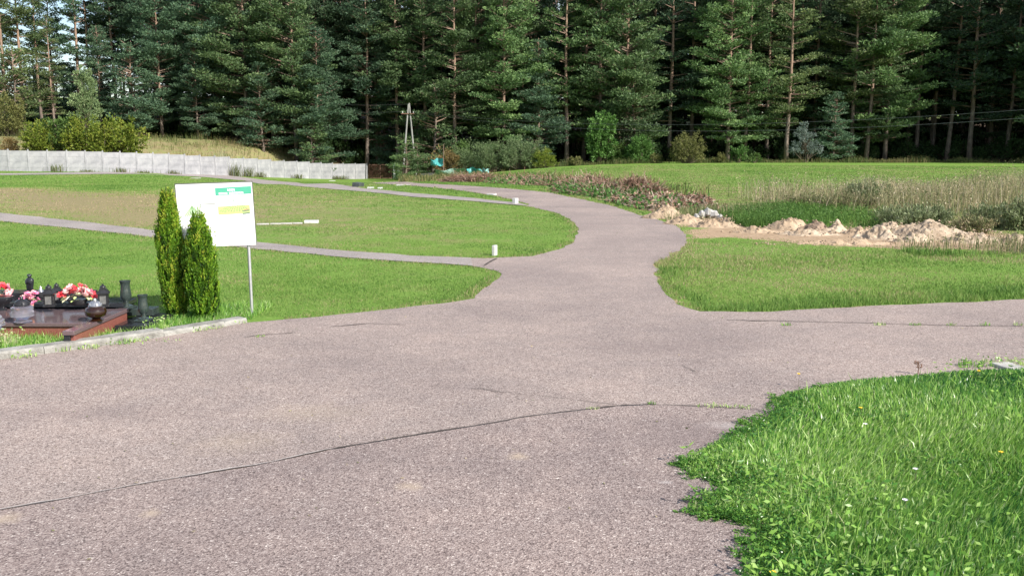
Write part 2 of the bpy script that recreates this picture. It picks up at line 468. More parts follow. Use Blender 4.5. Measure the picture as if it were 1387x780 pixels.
def drape(name, poly, mat, dz, step, kind='structure', tone=None):
    xs = [p[0] for p in poly]; ys = [p[1] for p in poly]
    pts = [Vector(p) for p in poly]; n = len(poly)
    gy = min(ys); extra = []
    while gy < max(ys):
        st = step * max(1, gy / 12.0)
        gx = min(xs)
        row = []
        while gx < max(xs):
            row.append((gx, gy)); gx += st
        extra += row; gy += st
    ex = np.array(extra)
    ok = inside(ex[:, 0], ex[:, 1], poly) & (pdist(ex[:, 0], ex[:, 1], poly) > .1)
    pts += [Vector(p) for p in ex[ok]]
    r = delaunay_2d_cdt(pts, [(i, (i + 1) % n) for i in range(n)], [], 0, 1e-5)
    V = np.array([(v.x, v.y) for v in r[0]]); F = np.array([f for f in r[2] if len(f) == 3])
    c = V[F].mean(1); F = F[inside(c[:, 0], c[:, 1], poly)]
    used = np.unique(F); remap = -np.ones(len(V), int); remap[used] = np.arange(len(used)); V = V[used]; F = remap[F]
    e1 = V[F[:, 1]] - V[F[:, 0]]; e2 = V[F[:, 2]] - V[F[:, 0]]
    fl = (e1[:, 0] * e2[:, 1] - e1[:, 1] * e2[:, 0]) < 0
    F[fl] = F[fl][:, ::-1]
    Z = H(V[:, 0], V[:, 1]) + dz(V[:, 0], V[:, 1])
    me = mesh_np(name, np.c_[V, Z], F, mat=mat)
    return tag(link(name, me), kind=kind)

# ------------------------------------------------------------------ the ground: one sheet to the horizon
soil_poly = P2([(925, 311), (960, 309), (1010, 300), (1060, 308), (1130, 310), (1200, 312), (1260, 306), (1330, 312), (1400, 322), (1400, 341), (1300, 339), (1240, 338), (1150, 335), (1060, 327), (990, 323), (930, 323)])
soil2 = P2([(870, 280), (900, 272), (960, 282), (1005, 296), (1000, 308), (940, 309), (915, 303)])
dirt_band = P2([(0, 255), (60, 257), (150, 264), (205, 270), (205, 300), (140, 290), (70, 284), (0, 277), (-80, 270), (-80, 255)])
dry3 = P2([(345, 250), (500, 263), (600, 285), (560, 320), (450, 322), (345, 315), (200, 300), (200, 265)])
dry_right = P2([(950, 275), (1040, 262), (1387, 260), (1500, 262), (1500, 345), (1240, 340), (1100, 318), (1000, 300)])
bank_poly = [(-120, 66), (-44, 82), (-31, 89), (-18, 115), (-8, 112), (-6, 124), (-20, 124), (-42, 108), (-70, 100), (-130, 90)]
def soft(x, y, poly, wdt):
    d = pdist(x, y, poly); s = np.where(inside(x, y, poly), d, -d)
    return np.clip(.5 + s / (2 * wdt), 0, 1)
def litter(x, y):
    edge = np.interp(x, [-140, -60, -40, -20, -6, 10, 60, 140], [95, 104, 109, 117, 115, 112, 108.5, 104])
    return np.clip((y - edge) / 1.5, 0, 1) * np.clip((185 - y) / 20, 0, 1) * np.clip((x + 98) / 8, 0, 1)

GM = ground_mat()
def make_ground():
    th = np.concatenate([np.linspace(R(-50), R(50), 280), np.linspace(R(56), R(304), 42)])
    rr = np.concatenate([[0.4], np.geomspace(1.2, 160, 330), np.geomspace(180, 3200, 16)])
    T, RR = np.meshgrid(th, rr)
    X = np.sin(T) * RR; Y = np.cos(T) * RR
    Z = H(X, Y)
    nr, na = X.shape
    i = np.arange(nr - 1)[:, None]; j = np.arange(na)[None, :]; j2 = (j + 1) % na
    a = i * na + j; b = i * na + j2; c = (i + 1) * na + j2; d = (i + 1) * na + j
    F = np.stack([a, d, c, b], -1).reshape(-1, 4)
    V = np.stack([X, Y, Z], -1).reshape(-1, 3)
    V = np.vstack([V, [[0, 0, 0]]]); k = len(V) - 1
    cap = np.stack([np.arange(na), (np.arange(na) + 1) % na, np.full(na, k)], -1)
    me = mesh_np('ground', V, [F, cap], smooth=True, mat=GM)
    x, y = V[:, 0], V[:, 1]
    soil = np.maximum(soft(x, y, soil_poly, .5), soft(x, y, soil2, .4) * .9)
    dry = .15 + 1.0 * soft(x, y, dirt_band, 3) + .45 * soft(x, y, dry3, 4) + .5 * soft(x, y, dry_right, 2.5) + .55 * soft(x, y, bank_poly, 3)
    edge = np.minimum(np.minimum(pdist(x, y, road_poly), pdist(x, y, path_low)), pdist(x, y, path_up))
    soil = np.maximum(soil, np.clip(.55 - edge / .35, 0, .5) * (y > 4))
    for nm, arr in (('soil', soil), ('dry', dry), ('litter', litter(x, y))):
        at_ = me.attributes.new(nm, 'FLOAT', 'POINT'); at_.data.foreach_set('value', arr.astype(np.float32))
    return tag(link('ground', me), kind='structure')
make_ground()

sp_ = [(555, 661, .10, .1), (205, 697, .07, .08), (700, 620, .1, .09), (5, 705, .12, .1), (900, 655, .05, .03), (985, 578, .22, .12), (420, 560, .5, .3), (320, 600, .4, .3), (925, 590, .55, .5), (900, 470, 1.2, .5), (120, 560, 1.2, .3)]
spots = []
for k, (px, py, rx, ry) in enumerate(sp_):
    q = at(px, py); spots.append((q.x, q.y, rx * .8, ry * .8, (.45, .36, .27) if k < 4 else (.5, .46, .44) if k < 6 else (.16, .125, .12) if k > 7 else (.36, .29, .2), .6 if k < 5 else .4 if k < 6 else .25 if k < 8 else .4))
AS = asphalt_mat('worn_pink_asphalt', [(.08, (.1, .078, .074)), (.35, (.235, .19, .18)), (.65, (.31, .255, .242)), (.88, (.39, .335, .32)), (.98, (.55, .5, .48))], 1.0, spots)
PA = asphalt_mat('path_asphalt', [(.1, (.19, .17, .17)), (.5, (.27, .24, .235)), (.9, (.38, .35, .34))], .6)
const = lambda v: (lambda x, y: np.full(np.shape(x), v))
drape('road', road_poly, AS, lambda x, y: .006 + .012 * ss((y - 20) / 30), .6)
drape('path', path_low, PA, const(.012), .8)
drape('path', path_up, PA, const(.02), .8)

# seams and cracks in the asphalt
CR = solid('crack_dirt', (.03, .024, .02), (.09, .07, .06), 14, .95)
CR2 = solid('seam_lip', (.34, .3, .28), (.5, .45, .42), 20, .9)
def ribbon(name, px, wd, mat, dz=.009, jag=.004, step=.04, off=0.0):
    p = P2(px); L = []
    for i in range(len(p) - 1):
        a = Vector(p[i]); b = Vector(p[i + 1]); k = max(1, int((b - a).length / step))
        L += [a.lerp(b, j / k) for j in range(k)]
    L.append(Vector(p[-1])); V = []; F = []
    for i, q in enumerate(L):
        t = (L[min(i + 1, len(L) - 1)] - L[max(i - 1, 0)]).normalized(); nn = Vector((-t.y, t.x))
        j = noise.noise(Vector((q.x * 3, q.y * 3, 4))) * jag * 3 + rnd.uniform(-jag, jag) + off
        ww = wd * (.35 + .9 * abs(noise.noise(Vector((q.x * 2.3, q.y * 2.3, 8)))) * 1.6) * (.3 if i in (0, len(L) - 1) else 1)
        for s in (-1, 1):
            v = q + nn * (j + s * ww / 2)
            V.append((v.x, v.y, hz(v.x, v.y) + .0085 + .012 * float(ss((v.y - 20) / 30)) + dz * .4))
        if i: F.append((2 * i - 2, 2 * i - 1, 2 * i + 1, 2 * i))
    me = bpy.data.meshes.new(name); me.from_pydata(V, [], F); me.update(); me.materials.append(mat)
    return tag(link(name, me), kind='structure')
seam = [(-60, 703), (0, 693), (100, 675), (200, 656), (345, 632), (450, 610), (560, 591), (650, 577), (700, 568), (760, 560), (835, 551)]
seam2 = [(835, 551), (880, 549), (960, 552), (1030, 556)]
low_poly = P2([(p_[0], p_[1] + 1) for p_ in seam + seam2]) + P2([(1080, 570), (1130, 640), (1130, 780)]) + [(1.6, 2.0), (2.2, -.6), (2.2, -7.9), (-11.5, -7.9), (-11.5, 1.9)]
AS2 = asphalt_mat('coarser_older_asphalt', [(.06, (.085, .064, .062)), (.35, (.21, .165, .16)), (.65, (.275, .224, .215)), (.88, (.355, .3, .288)), (.98, (.58, .53, .51))], .95, spots)
drape('road_patch', low_poly, AS2, const(.0095), .6)
ribbon('asphalt_seam', seam[:6], .011, CR)
ribbon('asphalt_seam', seam[5:], .022, CR)
ribbon('asphalt_seam', seam[:6], .013, CR2, dz=.007, off=.012)
ribbon('asphalt_seam', seam2, .016, CR)
ribbon('asphalt_crack', [(632, 527), (690, 533), (760, 541), (835, 549)], .008, CR, jag=.012)
ribbon('asphalt_crack', [(985, 435), (1060, 436), (1180, 439), (1240, 440.5), (1290, 442), (1387, 442.5)], .03, CR, jag=.012)
ribbon('asphalt_crack', [(330, 458), (352, 455), (400, 452)], .02, CR)
ribbon('asphalt_crack', [(445, 444), (500, 439), (550, 441)], .02, CR)
ribbon('asphalt_crack', [(925, 497), (945, 506)], .012, CR)
ribbon('asphalt_crack', [(655, 361), (661, 357), (672, 351)], .06, CR)

# ------------------------------------------------------------------ blades and leaves
def blades(P, h, wd, tint, bend=.6, two=True, az=None):
    n = len(P); h = np.broadcast_to(h, n); wd = np.broadcast_to(wd, n)
    a = rng.uniform(0, 2 * PI, n); l = rng.uniform(0, 2 * PI, n) if az is None else az + rng.normal(0, .7, n)
    side = np.c_[np.cos(a), np.sin(a), np.zeros(n)] * (wd / 2)[:, None]
    b = rng.uniform(.1, 1, n) * bend
    ln = np.c_[np.cos(l), np.sin(l), np.zeros(n)] * (h * b)[:, None]
    up = np.c_[np.zeros(n), np.zeros(n), h * np.sqrt(np.clip(1 - b * b * .8, .1, 1))]
    if two:
        m = P + ln * .3 + up * .6; t = P + ln + up
        V = np.stack([P - side, P + side, m - side * .8, m + side * .8, t], 1).reshape(-1, 3)
        i = (np.arange(n) * 5)[:, None]
        return V, [i + np.array([[0, 1, 3, 2]]), i + np.array([[2, 3, 4]])], np.repeat(tint, 5)
    V = np.stack([P - side, P + side, P + ln + up], 1).reshape(-1, 3)
    i = (np.arange(n) * 3)[:, None]
    return V, [i + np.array([[0, 1, 2]])], np.repeat(tint, 3)
def leaves(P, L, W, tint, up=0.0, dirs=None):
    """flat diamond leaves, random turn; up>0 biases their faces to the sky; dirs gives their long axis"""
    n = len(P); L = np.broadcast_to(L, n); W = np.broadcast_to(W, n)
    u = rng.normal(size=(n, 3)) if dirs is None else dirs + rng.normal(size=(n, 3)) * .35
    u[:, 2] *= (1 - up) if dirs is None else 1
    u /= np.linalg.norm(u, axis=1)[:, None] + 1e-9
    r = rng.normal(size=(n, 3)); r[:, 2] *= (1 - up)
    v = r - u * (r * u).sum(1)[:, None]; v /= np.linalg.norm(v, axis=1)[:, None] + 1e-9
    u = u * (L / 2)[:, None]; v = v * (W / 2)[:, None]
    V = np.stack([P - u, P + v, P + u, P - v], 1).reshape(-1, 3)
    i = (np.arange(n) * 4)[:, None]
    return V, [i + np.array([[0, 1, 2, 3]])], np.repeat(tint, 4)
def join(parts):
    Vs, Fs, Ts = [], {}, []; o = 0
    for V, F, T in parts:
        Vs.append(V); Ts.append(T)
        for f in F: Fs.setdefault(f.shape[1], []).append(f + o)
        o += len(V)
    return np.vstack(Vs), [np.vstack(f) for f in Fs.values()], np.concatenate(Ts)
def patch(x, y, s, seed=0):
    r = np.zeros(np.shape(x)); q = np.random.default_rng(100 + seed)
    for k in range(7):
        a = q.uniform(0, 2 * PI); f = q.uniform(.5, 2.2) * s
        r = r + np.sin((x * math.cos(a) + y * math.sin(a)) * f + q.uniform(0, 6)) / 7
    return r * 1.6
def cloudpts(n, r0, r1, a0, a1, expo):
    """points on the ground between two distances; expo 2 = equal numbers per ring octave"""
    u = rng.uniform(0, 1, n)
    if abs(expo - 2) < 1e-6: r = r0 * (r1 / r0) ** u
    else:
        e = 2 - expo; r = (r0 ** e + u * (r1 ** e - r0 ** e)) ** (1 / e)
    t = rng.uniform(a0, a1, n)
    return np.sin(t) * r, np.cos(t) * r
def on_asphalt(x, y):
    r = inside(x, y, road_poly)
    for p in ASPH[1:]: r |= inside(x, y, p)
    return r
kerb_back = [(-2.72, 9.02)] + [(KB[-2][0] + .0, KB[-2][1] + .16), (KB[0][0], KB[0][1] + .25)]

# tall wet grass in the near right corner
def near_grass():
    x, y = cloudpts(400000, 3.1, 9.5, R(5), R(34), 1.5)
    near_poly = NR + [(.98, 2.2), (1.3, .8), (9, -2), (30, 13.6)]
    d = pdist(x, y, NR, False)
    ins = inside(x, y, near_poly)
    k = ins & (rng.uniform(0, 1, len(x)) < np.clip(.45 + d / .25, 0, 1)) & (x < y * .62 + .4)
    x, y, d = x[k], y[k], d[k]
    cl = patch(x, y, 3.0, 1)
    h = (.035 + .065 * rng.uniform(.3, 1, len(x)) + .035 * cl) * np.clip(.45 + d / .5, .3, 1)
    h = np.clip(h, .03, .2)
    rr = np.hypot(x, y)
    tint = np.clip(.43 + .3 * patch(x, y, 1.7, 2) + rng.normal(0, .2, len(x)), 0, .9)
    odd = rng.uniform(0, 1, len(x)) < .018
    tint[odd] = rng.uniform(.88, 1, odd.sum())
    P = np.c_[x, y, H(x, y) - .004]
    a = blades(P, h, (.0052 + .0015 * (rr - 3)) * rng.uniform(.6, 1.5, len(x)), tint, 1.1, True, az=3.0 * patch(x, y, 1.6, 20) + 1.0)
    # low clover and yarrow creeping over the edge
    x2, y2 = cloudpts(150000, 3.1, 9.5, R(5), R(34), 1.5)
    d2 = pdist(x2, y2, NR, False); in2 = inside(x2, y2, near_poly)
    cl2 = patch(x2, y2, 4.0, 5)
    k = (in2 & ((cl2 > .25) | (d2 < .22)) & (rng.uniform(0, 1, len(x2)) < .55)) | (~in2 & (d2 < .02) & (rng.uniform(0, 1, len(x2)) < .5))
    x2, y2, d2 = x2[k], y2[k], d2[k]
    P2_ = np.c_[x2, y2, H(x2, y2) + rng.uniform(.006, .07, len(x2)) * np.clip(.3 + d2 / .2, .3, 1)]
    b = leaves(P2_, rng.uniform(.012, .028, len(x2)), rng.uniform(.006, .014, len(x2)), np.clip(rng.normal(.3, .16, len(x2)), 0, .8), .5)
    # broad pale blades and dead stalks
    x3, y3 = cloudpts(3200, 3.1, 9, R(8), R(34), 1.5)
    k = inside(x3, y3, near_poly) & (pdist(x3, y3, NR, False) > .15); x3, y3 = x3[k], y3[k]
    c = blades(np.c_[x3, y3, H(x3, y3)], rng.uniform(.08, .16, len(x3)), .009, np.clip(rng.normal(.68, .12, len(x3)), .4, 1), 1.0, True)
    x4, y4 = cloudpts(6000, 3.1, 9, R(8), R(34), 1.5)
    k = inside(x4, y4, near_poly) & (patch(x4, y4, 1.5, 8) > .1); x4, y4 = x4[k], y4[k]
    e = leaves(np.c_[x4, y4, H(x4, y4) + rng.uniform(.06, .12, len(x4))], rng.uniform(.025, .05, len(x4)), rng.uniform(.01, .02, len(x4)), np.clip(rng.normal(.55, .15, len(x4)), .3, .85), .45)
    # feathery yarrow sprigs mounding over the asphalt edge
    tt = rng.integers(0, len(NR) - 1, 520); ex = np.array([NR[i] for i in tt]); ex = ex[np.hypot(ex[:, 0], ex[:, 1]) < 6.8]
    ex = ex + rng.normal(0, .035, ex.shape); ex[:, 0] += rng.uniform(-.03, .12, len(ex)); sx_ = []; sd_ = []; st_ = []
    for (cx_, cy_) in ex:
        if rng.uniform() < .25 - .8 * float(patch(np.array(cx_), np.array(cy_), 4, 12)): continue
        out_ = not inside(np.array([cx_]), np.array([cy_]), near_poly)[0]
        ns_ = 5; sz_ = rng.uniform(.03, .06) if out_ else rng.uniform(.05, .1)
        for s_ in range(ns_):
            az_ = rng.uniform(0, 6.28); el_ = rng.uniform(.25, 1.2); dv = np.array([math.cos(az_) * math.cos(el_), math.sin(az_) * math.cos(el_), math.sin(el_)])
            sv = np.cross(dv, [0, 0, 1]); sv /= np.linalg.norm(sv); q_ = rng.uniform(.15, 1, 16)
            off_ = rng.choice([-1, 1], 16) * .22 * sz_ * np.sin(q_ * 2.9)
            sx_.append(np.array([cx_, cy_, .004]) + dv * (q_ * sz_)[:, None] + sv * off_[:, None] - np.array([0, 0, 1]) * (q_ ** 2 * sz_ * .25)[:, None])
            sd_.append(sv * np.sign(off_)[:, None] + dv * .5); st_.append(np.full(16, rng.uniform(.15, .55)))
    g_ = leaves(np.vstack(sx_), .015, .006, np.concatenate(st_), .2, np.vstack(sd_))
    V, F, T = join([a, b, c, e, g_])
    tag(link('grass', mesh_np('tall_grass', V, F, T, mat=M['grass'])), 'long bright green grass with clover spilling over the asphalt in the near right corner', 'grass', kind='stuff')
near_grass()

def lawns():
    x, y = cloudpts(1080000, 7.2, 95, R(-48), R(38), 2.0)
    k = ~on_asphalt(x, y) & (y > 6.5)
    k &= ~((x > 0) & (y < 9.3) & (x < 30))
    x, y = x[k], y[k]
    kill = soft(x, y, soil_poly, .6) + soft(x, y, soil2, .5)
    left = (x < 0) & (y < 13)
    kb = (x < -2.3) & (y < np.interp(x, [-4.75, -4.08, -2.72], [6.8, 7.5, 9.02]) + .2)
    gr = (x < -3.05) & (y < 9.55) & (y > 6.4)
    k = (rng.uniform(0, 1, len(x)) > kill * 1.1) & ~kb & ~gr & (litter(x, y) < .5)
    x, y = x[k], y[k]
    r = np.hypot(x, y)
    dr = .08 * (x < 0) + 1.15 * soft(x, y, dirt_band, 3) + .6 * soft(x, y, dry3, 4) + .3 * soft(x, y, dry_right, 2) + .4 * soft(x, y, bank_poly, 3)
    k = (rng.uniform(0, 1, len(x)) > dr * .8) & ~((patch(x, y, 3.2, 33) > .62) & (rng.uniform(0, 1, len(x)) < .75) & (x < 2))
    x, y, r, dr = x[k], y[k], r[k], dr[k]
    de = np.minimum(pdist(x, y, road_poly), pdist(x, y, path_low))
    g2 = (x > 2) & (y < 16.5)
    front = g2 & (de < (.9 + .4 * patch(x, y, 1.5, 3)) * rng.uniform(.15, 1, len(x)) * np.clip((x - 1.2) / 2.5, .3, 1)) & (y < 13)
    h = rng.uniform(.012, .034, len(x)) + .012 * patch(x, y, 1.2, 4)
    h = np.where(front, rng.uniform(.035, .1, len(x)), np.where(g2, h * 1.25, h))
    h = np.where((de < .2) & ~front, h * 1.6, h)
    h = np.clip(h, .012, .2) * np.clip(r / 22, 1, 1.8)
    t = .4 + .2 * patch(x, y, .5, 6) + .17 * patch(x, y, 2.2, 7) + .12 * patch(x, y, 6, 9) + np.minimum(dr, .8) * .5 + rng.normal(0, .15, len(x))
    t = np.where(front, t - .07, t) + np.where(g2 & ~front, .2, 0) + np.where((x > 2) & (y > 28), .16, 0) + .07 * np.sin((x * .35 + y * .94) * 3.3 + 1.5 * patch(x, y, .4, 31))
    bare = (de < .16) & (rng.uniform(0, 1, len(x)) < .5) & ~front
    t = np.where(bare, rng.uniform(.6, 1, len(x)), t)
    a = blades(np.c_[x, y, H(x, y) - .003], h, .0075 * np.clip(r / 8, 1, 14) , np.clip(t, 0, 1), .8, False)
    V, F, T = a
    tag(link('lawn', mesh_np('lawn', V, F, T, mat=M['lawn'])), 'short mown lawn covering the plots between the asphalt paths', 'lawn', kind='stuff')
lawns()

# ------------------------------------------------------------------ trees
def bark_mat():
    m, t, n, l = newmat('scots_pine_bark')
    co = N(t, 'ShaderNodeTexCoord'); V = co.outputs['Object']
    mm = N(t, 'ShaderNodeMapping'); mm.inputs['Scale'].default_value = (1, 1, .3); l.new(V, mm.inputs[0])
    nz = N(t, 'ShaderNodeTexNoise', Scale=5, Detail=7, Roughness=.7); l.new(mm.outputs[0], nz.inputs['Vector'])
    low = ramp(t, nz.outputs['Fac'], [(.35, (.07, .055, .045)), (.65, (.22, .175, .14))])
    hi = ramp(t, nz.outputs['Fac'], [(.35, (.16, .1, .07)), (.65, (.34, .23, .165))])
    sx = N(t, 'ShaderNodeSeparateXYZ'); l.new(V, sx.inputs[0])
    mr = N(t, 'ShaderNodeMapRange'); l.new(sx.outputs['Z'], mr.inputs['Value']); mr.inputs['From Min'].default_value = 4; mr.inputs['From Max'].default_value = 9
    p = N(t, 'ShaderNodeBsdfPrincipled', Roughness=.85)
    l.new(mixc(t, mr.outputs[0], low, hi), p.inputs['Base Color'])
    b = N(t, 'ShaderNodeBump', Strength=.8, Distance=.05); l.new(nz.outputs['Fac'], b.inputs['Height']); l.new(b.outputs[0], p.inputs['Normal'])
    o = N(t, 'ShaderNodeOutputMaterial'); l.new(p.outputs[0], o.inputs[0]); return m
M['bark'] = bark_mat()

def trunk_mesh(Ht, r0, seed, n=8):
    q = random.Random(seed); pts = []; rs = []
    ax, ay = q.uniform(-.35, .35), q.uniform(-.35, .35)
    for i in range(9):
        t = i / 8; pts.append((ax * math.sin(t * 2.4) + q.uniform(-.04, .04), ay * math.sin(t * 2.1) + q.uniform(-.04, .04), -.3 + (Ht + .3) * t))
        rs.append(r0 * (1.25 if i == 0 else 1) * (1 - .85 * t ** 1.1))
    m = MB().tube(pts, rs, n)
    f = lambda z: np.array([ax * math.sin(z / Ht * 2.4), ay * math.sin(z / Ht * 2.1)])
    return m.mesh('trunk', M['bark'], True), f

def pine(Ht, base, Rm, seed, whorl=.62, nb=4, tuft=26, skirt=0.0, gaps=.12, size=.3, sag=0.0):
    """Scots pine: whorled limbs carrying flat pads of needles. base = bare fraction of the height"""
    q = random.Random(seed); g = np.random.default_rng(seed)
    tm, ctr = trunk_mesh(Ht, .08 + Ht * .0052, seed)
    lim = MB(); pads = []
    z = Ht * base; z0 = z
    side = q.uniform(0, 6.28)
    while z < Ht - .5:
        t = (z - z0) / (Ht - z0)
        prof = (1 - t) ** .62 * (.55 + .45 * min(1, t / .22)) if skirt == 0 else (1 - t) ** .8
        L0 = Rm * prof + .35
        for b in range(nb):
            if q.random() < gaps: continue
            az = q.uniform(0, 2 * PI)
            L = L0 * q.uniform(.6, 1.18) * (1 + .15 * math.cos(az - side))
            sl = (-.12 + .75 * t + q.uniform(-.15, .15)) - sag
            zz = z + q.uniform(-.25, .25)
            c = ctr(zz)
            d = np.array([math.cos(az), math.sin(az)])
            def pt(s): return np.array([c[0] + d[0] * L * s, c[1] + d[1] * L * s, zz + L * (sl * s + .16 * s * s)])
            lim.tube([pt(0), pt(.5), pt(.95)], [.045 + .012 * L, .035 + .004 * L, .012], 3, False)
            k = max(1, int(round(L * 1.15)))
            for i in range(k):
                s = .38 + .62 * (i + .7) / k
                pc = pt(s); off = q.uniform(-.35, .35) * L * .35
                pc = pc + np.array([-d[1] * off, d[0] * off, .08])
                pads.append((pc, .34 + .2 * min(L, 3) * q.uniform(.6, 1.1), q.random()))
        # dead stubs below the crown
        z += whorl * q.uniform(.7, 1.3)
    pads.append((np.array([*ctr(Ht), Ht - .3]), .5, .8))
    if base > .2:
        for k in range(int(Ht * base * .5)):
            zz = q.uniform(Ht * .12, z0); az = q.uniform(0, 6.28); L = q.uniform(.5, 2.2); c = ctr(zz)
            lim.tube([(c[0], c[1], zz), (c[0] + math.cos(az) * L, c[1] + math.sin(az) * L, zz + q.uniform(-.3, .25))], [.035, .01], 3, False)
    C0 = np.array([p[0] for p in pads]); Rr = np.array([p[1] for p in pads]); Tt = np.array([p[2] for p in pads])
    cnt = np.maximum(6, (tuft * (Rr / .6) ** 1.5).astype(int)); idx = np.repeat(np.arange(len(pads)), cnt)
    n = len(idx); v = g.normal(size=(n, 3)); v /= np.linalg.norm(v, axis=1)[:, None]; v *= g.uniform(.25, 1, n)[:, None] ** .5
    off = v * Rr[idx][:, None] * np.array([1.05, 1.05, .36])
    P = C0[idx] + off
    dirs = v * np.array([1, 1, .4]) + np.array([0, 0, .45])
    tint = np.clip(.25 + .4 * Tt[idx] + g.normal(0, .13, n) , 0, 1)
    V, F, T = leaves(P, g.uniform(.8, 1.25, n) * size, g.uniform(.3, .5, n) * size, tint, 0, dirs)
    cm = mesh_np('needle_crown', V, F, T, mat=M['needle'])
    return dict(trunk=tm, branches=lim.mesh('branches', M['limb']), crown=cm, H=Ht)

def broad(Ht, ells, n, L, W, seed, mat, stems=5, name='shrub', up=.25, sr=.03):
    """leafy shrub or small tree: leaf-sized faces filling clumps; ells = (x, y, z, rx, ry, rz)"""
    g = np.random.default_rng(seed); q = random.Random(seed)
    vol = np.array([e[3] * e[4] * e[5] for e in ells]) ** .75; cnt = (n * vol / vol.sum()).astype(int)
    Ps = []; Ts = []; Ds = []; lim = MB()
    for e, c in zip(ells, cnt):
        # sub clumps inside the ellipsoid
        m = max(6, int(9 * (e[3] * e[4] * e[5]) ** .5 * 3)); m = min(m, 70)
        v = g.normal(size=(m, 3)); v /= np.linalg.norm(v, axis=1)[:, None]; v *= g.uniform(.1, 1, m)[:, None] ** .45
        cc = np.array(e[:3]) + v * np.array(e[3:])
        cr_ = g.uniform(.16, .36, m) * min(e[3:]) + .05
        tt = g.uniform(-.2, .2, m)
        ix = g.integers(0, m, c)
        w_ = g.normal(size=(c, 3)); w_ /= np.linalg.norm(w_, axis=1)[:, None]; w_ *= g.uniform(.2, 1.15, c)[:, None] ** .6
        p = cc[ix] + w_ * cr_[ix][:, None]
        Ps.append(p); Ts.append(np.clip(.5 + tt[ix] + g.normal(0, .14, c), 0, 1)); Ds.append(w_ + v[ix] * .8 + np.array([0, 0, .5]))
        for k in range(min(m, 9)):
            b = np.array([e[0] * .3, e[1] * .3, max(0, e[2] - e[5]) * .4 - .05]); lim.tube([b, (b + cc[k]) / 2 + g.normal(0, .06, 3), cc[k]], [sr, sr * .6, sr * .2], 3, False)
    for k in range(stems):
        a = q.uniform(0, 6.28); r = q.uniform(0, .3)
        lim.tube([(r * math.cos(a), r * math.sin(a), -.1), (r * 2 * math.cos(a), r * 2 * math.sin(a), Ht * .45)], [sr * 1.3, sr * .5], 4, False)
    P = np.vstack(Ps); k = P[:, 2] > .02; P = P[k]; T = np.concatenate(Ts)[k]; D = np.vstack(Ds)[k]
    V, F, T = leaves(P, g.uniform(.7, 1.2, len(P)) * L, g.uniform(.7, 1.2, len(P)) * W, T, up, D)
    return dict(leaves=mesh_np('leaves', V, F, T, mat=mat), stems=lim.mesh('stems', M['stem']))

PN = {}
for i in range(4): PN['F%d' % i] = pine([19.5, 22, 18, 21][i], [.07, .1, .06, .12][i], [3.7, 4.0, 3.5, 3.2][i], 10 + i, whorl=.55, nb=5, tuft=44, size=.3, gaps=.13)
for i in range(4): PN['M%d' % i] = pine([22.5, 24, 21, 23][i], [.16, .24, .2, .3][i], [3.3, 3.6, 3.0, 3.4][i], 30 + i, whorl=.66, nb=4, tuft=44, size=.3, gaps=.18)
for i in range(3): PN['T%d' % i] = pine([24, 26, 23][i], [.42, .36, .45][i], [3.2, 3.5, 2.9][i], 50 + i, whorl=.66, nb=4, tuft=42, size=.3, gaps=.2)
for i in range(2): PN['S%d' % i] = pine([20, 23][i], [.14, .2][i], [2.8, 2.6][i], 70 + i, whorl=.85, nb=4, tuft=36, size=.3, gaps=.25)
for i in range(3): PN['B%d' % i] = pine([23, 25, 27][i], [.14, .22, .3][i], [3.6, 3.4, 3.8][i], 80 + i, whorl=.85, nb=4, tuft=18, size=.48, gaps=.1)
for i in range(2): PN['Y%d' % i] = pine([7.5, 9.5][i], [.05, .05][i], [2.0, 2.3][i], 90 + i, whorl=.45, nb=5, tuft=40, size=.27, gaps=.1)

